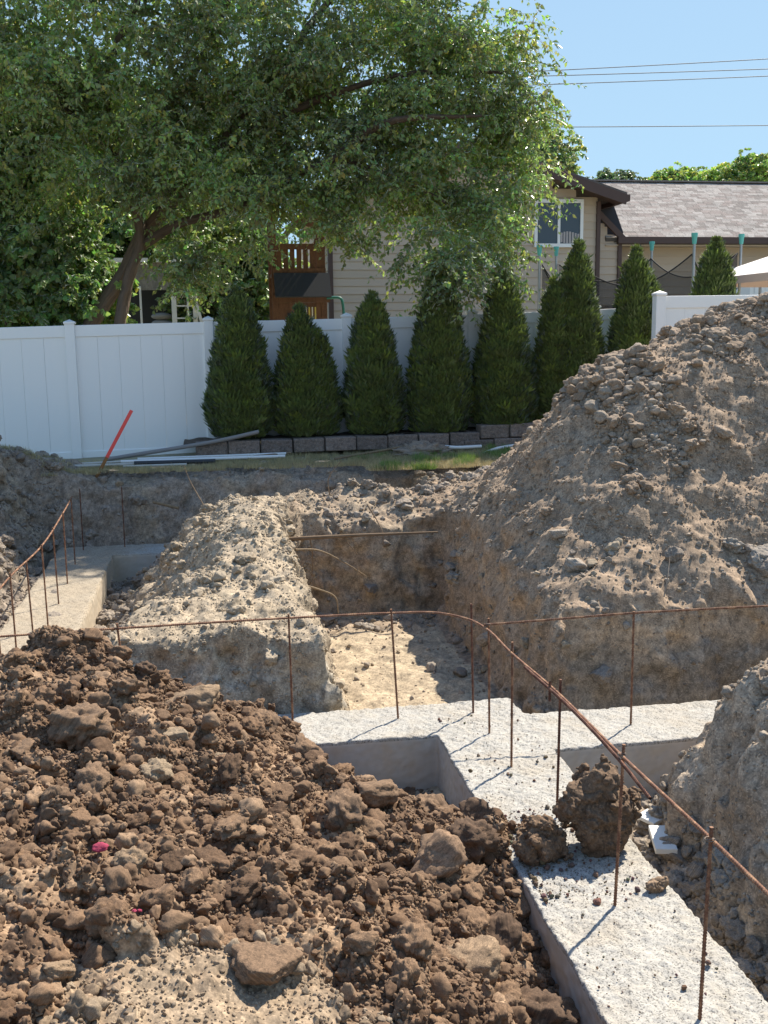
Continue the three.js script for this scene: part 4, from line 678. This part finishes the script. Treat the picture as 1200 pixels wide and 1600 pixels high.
// ------------------------------------------------------------------ pipes, sticks, stake and roots
{
  const pvc = new THREE.MeshStandardMaterial({ color: C(0.72, 0.72, 0.7), roughness: 0.45 }), oldPvc = new THREE.MeshStandardMaterial({ color: C(0.5, 0.48, 0.43), roughness: 0.7 }), black = new THREE.MeshStandardMaterial({ color: C(0.025, 0.027, 0.03), roughness: 0.5 }), grey = new THREE.MeshStandardMaterial({ color: C(0.23, 0.22, 0.21), roughness: 0.8 }), wood = new THREE.MeshStandardMaterial({ color: C(0.42, 0.32, 0.2), roughness: 0.9, map: barkTex });
  const pipe = (name, cat, label, pts, r, m) => { const p = pts.map((q) => V(...q)), hollow = cat === 'pipe'; const a = tube(p, r, 12, 24); const ends = [0, p.length - 1].map((i) => { const dir = p[i].clone().sub(p[i ? i - 1 : 1]).normalize(); return new THREE.CylinderGeometry(r * 0.999, r * 0.999, hollow ? 0.004 : 0.006, 12).applyQuaternion(new THREE.Quaternion().setFromUnitVectors(V(0, 1, 0), dir)).translate(p[i].x, p[i].y, p[i].z); }); tag(mesh(name, [a, ...ends], m), label, cat); };
  pipe('plastic_pipe', 'pipe', 'long white plastic pipe ending before the fourth wall block', [[-1.2, 0.2, -13.75], [0.95, 0.205, -13.78]], 0.022, pvc);
  pipe('plastic_pipe', 'pipe', 'white plastic pipe nearest the wall blocks in the left bundle', [[-1.0, 0.205, -13.98], [0.2, 0.21, -14.0], [0.98, 0.215, -14.02]], 0.018, pvc);
  pipe('plastic_pipe', 'pipe', 'dusty pale pipe at the left end of the bundle by the fence post', [[-1.95, 0.175, -13.62], [-0.4, 0.175, -13.66]], 0.02, oldPvc);
  pipe('plastic_pipe', 'pipe', 'second dusty pipe in the left bundle, angled toward the fence', [[-1.75, 0.185, -13.78], [0.0, 0.2, -14.0]], 0.018, oldPvc);
  pipe('plastic_pipe', 'pipe', 'short front pale pipe in the left bundle', [[-1.15, 0.165, -13.5], [-0.35, 0.165, -13.52]], 0.017, oldPvc);
  pipe('plastic_pipe', 'pipe', 'black pipe lying in front of the white pipes', [[-1.02, 0.19, -13.6], [0.02, 0.185, -13.62]], 0.03, black);
  pipe('plastic_pipe', 'pipe', 'grey pipe leaning from the ground up onto the first wall block', [[-1.45, 0.2, -14.05], [0.05, 0.41, -14.04], [0.62, 0.52, -14.06]], 0.028, grey);
  pipe('plastic_pipe', 'pipe', 'short bent white pipe right of the small dirt heap', [[3.1, 0.26, -13.95], [3.35, 0.24, -13.9], [3.72, 0.24, -13.95]], 0.024, pvc);
  pipe('plastic_pipe', 'pipe', 'long curved white pipe at the foot of the dirt pile', [[3.7, 0.16, -13.75], [3.92, 0.22, -13.8], [4.3, 0.26, -13.85], [4.85, 0.28, -13.9]], 0.022, pvc);
  pipe('plastic_pipe', 'pipe', 'thin straight pipe behind the curved white pipe', [[4.1, 0.2, -13.95], [4.9, 0.25, -14.0]], 0.015, oldPvc);
  pipe('wooden_stick', 'stick', 'bare wooden stick lying across the yard edge near the dirt heap', [[1.6, 0.175, -13.55], [2.1, 0.22, -13.75], [2.62, 0.27, -13.95]], 0.017, wood);
  pipe('wooden_stick', 'stick', 'short wooden stick at the right end of the white pipes', [[0.55, 0.2, -13.95], [1.05, 0.22, -14.05]], 0.014, wood);
  pipe('wooden_stick', 'stick', 'pale stick on the shaded rubble slope', [[-0.75, -0.2, -12.75], [-0.45, -0.27, -12.65]], 0.02, wood);
  // small heap of dirt by the wall
  const R = rngOf(3); const hg = new THREE.CircleGeometry(0.45, 40, 0, 6.283), heap = new THREE.SphereGeometry(1, 40, 20, 0, 6.283, 0, 1.57), p = heap.attributes.position; for (let i = 0; i < p.count; i++) { const x = p.getX(i), y = p.getY(i), z = p.getZ(i), k = 1 + 0.25 * n3(x * 3, y * 3, z * 3) + 0.12 * lumps(x * 9, y * 9, z * 9); p.setXYZ(i, x * 0.42 * k, Math.pow(y, 1.3) * 0.17 * k, z * 0.25 * k); } heap.computeVertexNormals();
  const hm = mesh('dirt_heap', heap, clodMatOf([0.42, 0.33, 0.25])); hm.position.set(2.85, 0.16, -13.85); tag(hm, 'small loose dirt heap against the block wall', 'dirt heap');
  const st = thing('survey_stake', 'leaning wooden survey stake painted red on its upper part', 'stake', [-1.49, 0.04, -13.4]); st.rotation.z = -0.52;
  mesh('shaft', boxGeo(0.042, 0.36, 0.016, 0, 0.12, 0, 0.003), new THREE.MeshStandardMaterial({ color: C(0.5, 0.25, 0.09), roughness: 0.8, map: barkTex }), st);
  mesh('painted_top', boxGeo(0.0435, 0.68, 0.0175, 0, 0.64, 0, 0.003), new THREE.MeshStandardMaterial({ color: C(0.85, 0.09, 0.075), roughness: 0.6 }), st);
  const root = (label, pts, r, col = [0.33, 0.24, 0.16]) => { tag(mesh('root', tube(pts.map((q) => V(...q)), r, 7, 30, (t) => 1 - 0.6 * t), new THREE.MeshStandardMaterial({ color: C(...col), roughness: 1, map: barkTex })), label, 'root'); };
  root('thick straight root spanning the end wall of the trench', [[0.6, -0.16, -9.72], [1.3, -0.14, -9.66], [2.15, -0.15, -9.7]], 0.022);
  root('thin root hanging diagonally from the left across the trench end wall', [[0.72, -0.2, -9.4], [0.95, -0.24, -9.5], [1.2, -0.38, -9.55], [1.42, -0.54, -9.6]], 0.011, [0.45, 0.35, 0.23]);
  root('lower curved root sticking out of the left trench wall', [[0.72, -0.46, -9.1], [0.9, -0.52, -9.1], [1.05, -0.6, -9.1], [1.08, -0.76, -9.12]], 0.011, [0.5, 0.4, 0.27]);
  root('root dangling straight down at the left of the trench end', [[0.88, -0.15, -9.6], [0.9, -0.3, -9.6], [0.89, -0.52, -9.62]], 0.008);
  root('root hanging from above the middle of the trench end', [[1.5, 0.1, -10.02], [1.56, -0.02, -9.85], [1.6, -0.14, -9.7], [1.6, -0.22, -9.68]], 0.009);
  root('short root tuft below the straight root', [[1.2, -0.15, -9.66], [1.28, -0.25, -9.64], [1.34, -0.33, -9.65]], 0.007);
  root('tall thin stem arching over the ridge beside the mound', [[1.2, 0.05, -10.6], [1.18, 0.3, -10.6], [1.32, 0.48, -10.62]], 0.008, [0.4, 0.3, 0.2]);
  root('thin twig leaning at the far edge of the mound', [[-0.12, 0.1, -10.4], [-0.25, 0.35, -10.5], [-0.3, 0.5, -10.5]], 0.007, [0.42, 0.32, 0.22]);
  root('pale stray root on the slope of the tall dirt pile', [[2.35, 0.12, -8.1], [2.6, 0.3, -7.85], [2.75, 0.52, -7.95]], 0.006, [0.5, 0.4, 0.3]);
  root('fine pale root on the front of the tall dirt pile', [[3.1, -0.1, -6.62], [3.15, 0.02, -6.68], [3.22, 0.15, -6.8]], 0.005, [0.55, 0.45, 0.35]);
}

// ------------------------------------------------------------------ the house behind
{
  const siding = [[0.50, 0.405, 0.32], [0.48, 0.39, 0.305], [0.515, 0.42, 0.335]].map((c) => new THREE.MeshStandardMaterial({ color: C(...c), roughness: 0.7, bumpMap: soilBump, bumpScale: 0.002 })), brown = new THREE.MeshStandardMaterial({ color: C(0.075, 0.042, 0.035), roughness: 0.6 }), white = new THREE.MeshStandardMaterial({ color: C(0.8, 0.8, 0.8), roughness: 0.5 }), glass = new THREE.MeshPhysicalMaterial({ color: C(0.7, 0.78, 0.85), roughness: 0.05, transmission: 1, thickness: 0 }), dark = new THREE.MeshStandardMaterial({ color: C(0.04, 0.04, 0.045), roughness: 0.9 });
  const h = thing('house', 'tan sided house with brown gable, shingled garage wing and white garage doors', 'house');
  const lap = (x0, x1, y0, y1, z, side) => { // boards with their lower edge proud
    const step = 0.2; let i = 0;
    for (let y = y0; y < y1 - 0.02; y += step, i++) {
      const hh = Math.min(step + 0.012, y1 - y); let a = x0, b = x1;
      if (side?.clip) [a, b] = side.clip(y + hh, a, b); if (b - a < 0.1) continue;
      const g = boxGeo(b - a, hh, 0.02); const m = mesh('siding_board', g, siding[(i * 7 + 1) % 3], h);
      if (side?.left) { m.rotation.set(0, -Math.PI / 2, 0); m.rotation.order = 'YXZ'; m.rotation.x = -0.11; m.position.set(z, y + hh / 2, (a + b) / 2); } else { m.rotation.x = -0.11; m.position.set((a + b) / 2, y + hh / 2, z); }
    }
  };
  const gz = -26, apexX = 6.6, apexY = 6.5, slope = 0.315;
  mesh('wall', [boxGeo(6.9, 4.7, 0.2, 6.52, 2.95, gz - 0.16), boxGeo(0.2, 4.6, 7.8, 3.2, 2.9, gz - 4.26), boxGeo(0.2, 4.6, 7.8, 9.85, 2.9, gz - 4.26)], siding[0], h);
  lap(3.06, 10.0, 0.9, 6.4, gz, { clip: (y, a, b) => y < 5.2 ? [a, b] : [Math.max(a, apexX - (apexY - 0.1 - y) / slope), Math.min(b, apexX + (apexY - 0.1 - y) / slope)] });
  lap(-34, -26, 0.9, 5.2, 3.02, { left: true });
  mesh('corner_trim', boxGeo(0.12, 4.8, 0.14, 3.05, 3.2, gz + 0.02), brown, h);
  mesh('corner_trim', boxGeo(0.1, 4.2, 0.12, 10.02, 3.1, gz + 0.02), brown, h);
  // gable roof: two slabs running back
  for (const s of [-1, 1]) {
    const L = 3.95, a = Math.atan(slope), m = mesh('roof', boxGeo(L / Math.cos(a), 0.1, 9.4, 0, 0, 0), new THREE.MeshStandardMaterial({ color: C(0.2, 0.17, 0.155), roughness: 1, map: soilMap }), h); m.position.set(apexX + s * L / 2, apexY - slope * L / 2 + 0.05, gz - 4.1); m.rotation.z = -s * a;
    const fb = mesh('fascia', boxGeo(L / Math.cos(a), 0.24, 0.05), brown, h); fb.position.set(apexX + s * L / 2, apexY - slope * L / 2 - 0.08, gz + 0.62); fb.rotation.z = -s * a;
    const sf = mesh('soffit', boxGeo(L / Math.cos(a), 0.03, 0.6), brown, h); sf.position.set(apexX + s * L / 2, apexY - slope * L / 2 - 0.12, gz + 0.3); sf.rotation.z = -s * a;
    mesh('gutter', boxGeo(0.12, 0.16, 9.4, apexX + s * 3.98, apexY - slope * 3.98 - 0.02, gz - 4.1), brown, h);
  }
  mesh('vent_pipe', new THREE.CylinderGeometry(0.07, 0.07, 0.6, 12).translate(9.45, 5.95, gz - 1.2), dark, h);
  // window
  const win = (x0, x1, y0, y1, z) => {
    const w = mesh('window', [boxGeo(x1 - x0, 0.09, 0.09, (x0 + x1) / 2, y1, z), boxGeo(x1 - x0, 0.09, 0.09, (x0 + x1) / 2, y0, z), boxGeo(0.08, y1 - y0 - 0.09, 0.085, x0 + 0.04, (y0 + y1) / 2, z), boxGeo(0.08, y1 - y0 - 0.09, 0.085, x1 - 0.04, (y0 + y1) / 2, z), boxGeo(0.07, y1 - y0 - 0.09, 0.08, (x0 + x1) / 2, (y0 + y1) / 2, z)], white, h);
    mesh('pane', boxGeo((x1 - x0) - 0.1, y1 - y0 - 0.1, 0.006, (x0 + x1) / 2, (y0 + y1) / 2, z + 0.006), new THREE.MeshPhysicalMaterial({ color: C(0.05, 0.065, 0.085), roughness: 0.06, specularIntensity: 1 }), w);
    const s = mesh('sill_row', Array.from({ length: 8 }, (_, i) => boxGeo(0.05, 0.24 + 0.06 * Math.sin(i * 7), 0.01, x0 + (x1 - x0) * 0.56 + i * 0.075, y0 + 0.2, z + 0.018)), new THREE.MeshStandardMaterial({ color: C(0.42, 0.38, 0.38), roughness: 0.8 }), w); s.userData.label = 'row of pale objects standing on the inner sill';
  };
  win(8.3, 9.6, 4.1, 5.2, gz + 0.05); win(6.1, 7.3, 3.6, 4.7, gz + 0.05);
  // upper jog wall under the right eave and small flashing roof
  mesh('wall', boxGeo(0.8, 0.9, 0.2, 10.4, 5.0, gz - 1.4), siding[1], h); lap(10.05, 10.8, 4.6, 5.3, gz - 1.28);
  mesh('corner_trim', boxGeo(0.09, 0.9, 0.1, 10.82, 4.95, gz - 1.25), brown, h); mesh('corner_trim', boxGeo(0.14, 1.3, 0.1, 10.06, 4.95, gz - 1.2), brown, h);
  // garage wing
  const wz = gz - 0.8, x1 = 24, eY = 4.28, eZ = wz + 0.55, rY = 6.35, rZ = -30.6;
  mesh('wall', [boxGeo(x1 - 10, 3.4, 0.2, (x1 + 10) / 2, 2.5, wz - 0.13)], siding[0], h); lap(10.05, x1, 0.9, 4.2, wz);
  lap(10.05, 10.7, 2.6, 4.7, wz + 0.5, { clip: (y, a, b) => [a, Math.min(b, 10.05 + (5.0 - y) * 0.9)] });
  mesh('corner_trim', boxGeo(0.1, 2.2, 0.12, 10.74, 3.2, wz + 0.52), brown, h);
  const rake = mesh('fascia', boxGeo(1.05, 0.14, 0.1), brown, h); rake.position.set(10.42, 4.66, wz + 0.6); rake.rotation.z = -0.75;
  const flash = mesh('flashing', boxGeo(0.5, 0.75, 0.06), dark, h); flash.position.set(10.55, 4.75, wz + 0.3); flash.rotation.set(-0.3, 0, 0.25);
  const a = Math.atan((rY - eY) / (eZ - rZ)), len = Math.hypot(rY - eY, eZ - rZ), X0 = 10.35;
  const slab = mesh('roof', boxGeo(x1 - X0, 0.1, len), new THREE.MeshStandardMaterial({ color: C(0.1, 0.09, 0.085), roughness: 1 }), h); slab.position.set((X0 + x1) / 2, (rY + eY) / 2, (eZ + rZ) / 2); slab.rotation.x = a;
  const slab2 = mesh('roof', boxGeo(x1 - X0, 0.1, len), slab.material, h); slab2.position.set((X0 + x1) / 2, (rY + eY) / 2, rZ - (eZ - rZ) / 2); slab2.rotation.x = -a;
  { // shingle courses
    const R = rngOf(61), g = boxGeo(1, 1, 1), items = [], d = new THREE.Object3D(), c = new THREE.Color(), rows = Math.round(len / 0.145);
    for (let r = 0; r < rows; r++) for (let x = X0 - R() * 0.3; x < x1;) { const w = 0.16 + R() * 0.2, a0 = Math.max(x, X0), b0 = Math.min(x + w, x1); if (b0 - a0 > 0.03) items.push([(a0 + b0) / 2, b0 - a0 - 0.006, r, R()]); x += w; }
    const im = shade(new THREE.InstancedMesh(g, new THREE.MeshStandardMaterial({ roughness: 1, bumpMap: soilBump, bumpScale: 0.006, map: soilMap }), items.length));
    const tones = [[0.46, 0.41, 0.37], [0.34, 0.30, 0.27], [0.54, 0.49, 0.445], [0.41, 0.345, 0.31], [0.50, 0.46, 0.42]];
    items.forEach(([x, w, r, q], i) => { const t = (r + 0.5) / rows, y = eY + (rY - eY) * t, z = eZ + (rZ - eZ) * t; d.position.set(x, y + Math.cos(a) * 0.063, z + Math.sin(a) * 0.063); d.rotation.set(a + 0.07, 0, 0); d.scale.set(w, 0.012 + 0.006 * q, 0.15); d.updateMatrix(); im.setMatrixAt(i, d.matrix); const k = tones[(q * 5) | 0], j = 0.85 + 0.3 * R(); im.setColorAt(i, c.setRGB(k[0] * j, k[1] * j, k[2] * j)); });
    im.name = 'shingles'; im.userData.kind = 'stuff'; h.add(im);
    mesh('ridge_cap', boxGeo(x1 - X0, 0.04, 0.3, (X0 + x1) / 2, rY + 0.08, rZ), new THREE.MeshStandardMaterial({ color: C(0.36, 0.31, 0.28), roughness: 1, map: soilMap }), h);
  }
  mesh('gutter', boxGeo(x1 - X0 - 0.3, 0.17, 0.14, (X0 + x1) / 2 + 0.15, eY - 0.02, eZ + 0.06), brown, h);
  mesh('soffit', boxGeo(x1 - X0, 0.03, 0.6, (X0 + x1) / 2, eY - 0.14, eZ - 0.28), siding[1], h);
  mesh('downspout', tube([V(11.25, eY - 0.05, eZ + 0.06), V(11.22, eY - 0.35, eZ), V(10.95, eY - 0.62, eZ - 0.15), V(10.8, eY - 0.85, eZ - 0.3), V(10.8, eY - 2.5, eZ - 0.3)], 0.06, 10, 40), brown, h);
  for (const [x0, xw] of [[13.6, 1.25], [15.2, 2.6]]) { // white doors
    const dmesh = mesh('door', [boxGeo(xw, 2.3, 0.06, x0 + xw / 2, 2.2, wz + 0.06), boxGeo(xw + 0.24, 0.12, 0.1, x0 + xw / 2, 3.42, wz + 0.05), boxGeo(0.12, 2.4, 0.1, x0 - 0.07, 2.2, wz + 0.05), boxGeo(0.12, 2.4, 0.1, x0 + xw + 0.07, 2.2, wz + 0.05)], white, h);
    mesh('door_panel', [boxGeo(xw * 0.34, 0.85, 0.03, x0 + xw * 0.27, 2.75, wz + 0.1, 0.01), boxGeo(xw * 0.34, 0.85, 0.03, x0 + xw * 0.73, 2.75, wz + 0.1, 0.01)], new THREE.MeshStandardMaterial({ color: C(0.6, 0.62, 0.64), roughness: 0.4 }), dmesh);
  }
}
// trampoline
{
  const t = thing('trampoline', 'enclosed trampoline with black net and turquoise capped poles behind the fence', 'trampoline', [8.2, 0, -19.2]);
  const steel = new THREE.MeshStandardMaterial({ color: C(0.35, 0.36, 0.37), roughness: 0.4, metalness: 0.7 }), teal = new THREE.MeshStandardMaterial({ color: C(0.1, 0.42, 0.37), roughness: 0.5 }), blk = new THREE.MeshStandardMaterial({ color: C(0.012, 0.012, 0.013), roughness: 0.8 });
  const net = new THREE.MeshStandardMaterial({ color: C(0.02, 0.02, 0.022), roughness: 0.9, transparent: true, opacity: 0.48, side: THREE.DoubleSide });
  const poles = [[-1.95, 0.0, 3.36], [-1.7, 1.45, 3.2], [0.35, 1.7, 3.42], [2.0, 0.3, 3.55], [1.15, -1.9, 3.62], [-1.0, -1.8, 3.5]], top = 0.12;
  poles.forEach(([x, z, y]) => { const p = mesh('pole', new THREE.CylinderGeometry(0.025, 0.025, y - 0.8, 10).translate(x, (y + 0.8) / 2, z), steel, t); mesh('cap', [new THREE.CylinderGeometry(0.05, 0.035, 0.14, 12).translate(x, y, z), new THREE.CylinderGeometry(0.056, 0.056, 0.06, 12).translate(x, y + 0.09, z)], teal, p); });
  poles.forEach(([x, z, y], i) => {
    const [x2, z2, y2] = poles[(i + 1) % poles.length], pts = [], pos = [], tri = [];
    for (let k = 0; k <= 16; k++) { const u = k / 16, s = 0.42 * 4 * u * (1 - u), p = V(x + (x2 - x) * u, y - top - 0.12 + (y2 - y) * u - s, z + (z2 - z) * u); const bow = 1 - 0.06 * 4 * u * (1 - u); p.x *= bow * 0.97; p.z *= bow * 0.97; pts.push(p); pos.push(p.x, p.y, p.z, p.x, 1.3, p.z); if (k) { const a = k * 2; tri.push(a - 2, a - 1, a, a, a - 1, a + 1); } }
    const g = new THREE.BufferGeometry(); g.setAttribute('position', new THREE.Float32BufferAttribute(pos, 3)); g.setAttribute('uv', new THREE.Float32BufferAttribute(pos.length / 3 * 2 ? new Array(pos.length / 3 * 2).fill(0) : [], 2)); g.setIndex(tri); g.computeVertexNormals();
    mesh('net', g, net, t); mesh('top_cord', tube(pts, 0.014, 6, 24), blk, t);
  });
  mesh('frame', new THREE.TorusGeometry(1.95, 0.04, 8, 48).rotateX(Math.PI / 2).translate(0, 1.3, 0), steel, t); mesh('mat', new THREE.CylinderGeometry(1.85, 1.85, 0.02, 40).translate(0, 1.3, 0), blk, t);
}
// garden umbrella at the right edge
{
  const u = thing('garden_umbrella', 'white square garden umbrella cut by the right picture edge', 'umbrella', [10.9, 0, -18]);
  const cl = new THREE.MeshPhysicalMaterial({ color: C(0.72, 0.66, 0.6), roughness: 1, transmission: 0.3, thickness: 0, side: THREE.DoubleSide });
  mesh('canopy', new THREE.ConeGeometry(1.85, 0.55, 4, 6, true).rotateY(Math.PI / 4 + 0.1).translate(0, 3.1, 0), cl, u);
  mesh('valance', new THREE.CylinderGeometry(1.85, 1.83, 0.14, 4, 1, true).rotateY(Math.PI / 4 + 0.1).translate(0, 2.755, 0), new THREE.MeshStandardMaterial({ color: C(0.55, 0.42, 0.36), roughness: 1, side: THREE.DoubleSide }), u);
  mesh('pole', new THREE.CylinderGeometry(0.03, 0.03, 2.7, 10).translate(0, 1.9, 0), new THREE.MeshStandardMaterial({ color: C(0.05, 0.05, 0.05), roughness: 0.5 }), u);
}
// wooden play tower
{
  const t = thing('play_tower', 'brown cedar play tower with a dark awning behind the fence', 'play tower', [1.66, 0, -19]);
  const cedar = new THREE.MeshStandardMaterial({ color: C(0.26, 0.125, 0.065), roughness: 0.8, map: barkTex }), dk = new THREE.MeshStandardMaterial({ color: C(0.03, 0.032, 0.038), roughness: 0.9 });
  for (const [x, z] of [[-0.45, 0], [0.43, 0], [-0.45, -1], [0.43, -1]]) mesh('post', boxGeo(0.09, 3.9, 0.09, x, 2.2, z, 0.005), cedar, t);
  mesh('beam', boxGeo(0.95, 0.1, 0.05, 0, 3.42, 0.075), cedar, t); mesh('beam', boxGeo(0.95, 0.12, 0.05, 0, 2.98, 0.075), cedar, t); mesh('beam', boxGeo(1.05, 0.14, 0.05, 0.02, 2.5, 0.09), cedar, t);
  for (let i = 0; i < 7; i++) mesh('slat', boxGeo(0.085, 0.42, 0.025, -0.36 + i * 0.12, 3.2, 0.04), cedar, t);
  mesh('deck', boxGeo(0.95, 0.05, 1.05, 0, 2.95, -0.5), cedar, t);
  const aw = mesh('awning', boxGeo(1.0, 0.52, 0.03), dk, t); aw.position.set(0.03, 2.73, 0.3); aw.rotation.x = -0.6;
  mesh('wall_panel', boxGeo(0.95, 0.9, 0.03, 0.02, 1.98, 0.02), cedar, t); mesh('slot', boxGeo(0.07, 0.35, 0.02, -0.2, 2.08, 0.04), dk, t);
  const rb = mesh('beam', boxGeo(1.0, 0.13, 0.06), cedar, t); rb.position.set(0.05, 3.88, 0.05); rb.rotation.z = -0.28;
  mesh('handrail', tube([V(0.48, 2.5, 0.1), V(0.62, 2.52, 0.1), V(0.74, 2.5, 0.1), V(0.78, 2.35, 0.1), V(0.78, 1.5, 0.1)], 0.025, 8, 30), new THREE.MeshStandardMaterial({ color: C(0.02, 0.16, 0.12), roughness: 0.4 }), t);
  for (let i = 0; i < 4; i++) mesh('chain', tube([V(0.1 + i * 0.055, 2.35, 0.14), V(0.1 + i * 0.055, 1.8, 0.14)], 0.016, 6, 4), new THREE.MeshStandardMaterial({ color: i % 2 ? C(0.6, 0.45, 0.08) : C(0.6, 0.55, 0.45), roughness: 0.5 }), t);
}
// white framed garden shelter seen under the elm
{
  const s = thing('garden_shelter', 'white framed garden shelter with a dark inside under the elm', 'shelter', [-0.8, 0, -22]);
  const w = new THREE.MeshStandardMaterial({ color: C(0.7, 0.7, 0.68), roughness: 0.6 }), dk = new THREE.MeshStandardMaterial({ color: C(0.05, 0.05, 0.05), roughness: 1 });
  for (const x of [-0.55, 0.12, 0.4, 0.55]) mesh('post', boxGeo(x === 0.12 || x === 0.55 ? 0.1 : 0.04, 2.6, 0.08, x, 1.6, 0, 0.004), w, s);
  for (const y of [2.25, 2.5, 2.75]) mesh('crossbar', boxGeo(0.42, 0.03, 0.03, 0.33, y, 0.03), w, s);
  const br = mesh('brace', boxGeo(0.06, 1.2, 0.05), w, s); br.position.set(0.68, 2.1, 0.05); br.rotation.z = 0.22;
  mesh('gable', boxGeo(1.1, 0.55, 0.06, -0.1, 3.1, -0.05), new THREE.MeshStandardMaterial({ color: C(0.42, 0.41, 0.39), roughness: 0.8, map: barkTex }), s); mesh('back_wall', boxGeo(2, 2.6, 0.1, -0.3, 1.6, -1.4), dk, s); mesh('roof', boxGeo(2, 0.08, 1.6, -0.2, 3.42, -0.7), w, s);
  for (let i = 0; i < 3; i++) mesh('sack', new THREE.SphereGeometry(0.22, 16, 10).scale(1, 0.35, 0.8).translate(-0.15, 2.02 + i * 0.14, -0.3), new THREE.MeshStandardMaterial({ color: C(0.3, 0.29, 0.28), roughness: 1 }), s);
}
// overhead wires
{
  const m = new THREE.MeshStandardMaterial({ color: C(0.12, 0.12, 0.13), roughness: 0.6 });
  for (const [y0, y1, l] of [[11.98, 12.64, 'topmost overhead wire of the close three in the blue sky'], [11.78, 12.26, 'middle overhead wire of the close three in the blue sky'], [11.47, 11.99, 'lowest overhead wire of the close three in the blue sky'], [9.88, 10.11, 'single lower overhead wire well below the other three']]) {
    const k = (y1 - y0) / 8.5; tag(mesh('overhead_wire', tube([V(-12, y0 - k * 26 + 0.6, -40), V(2, y0 - k * 12 + 0.08, -40), V(13.9, y0, -40), V(22.4, y1, -40), V(34, y1 + k * 13, -40)], 0.016, 6, 60), m), l, 'wire');
  }
}

const renderer = new THREE.WebGLRenderer({ antialias: true });
renderer.toneMapping = THREE.LinearToneMapping; renderer.toneMappingExposure = EXPOSURE;
renderer.shadowMap.enabled = true; renderer.shadowMap.type = THREE.PCFSoftShadowMap;
renderer.setSize(768, 1024);
renderer.render(scene, camera);
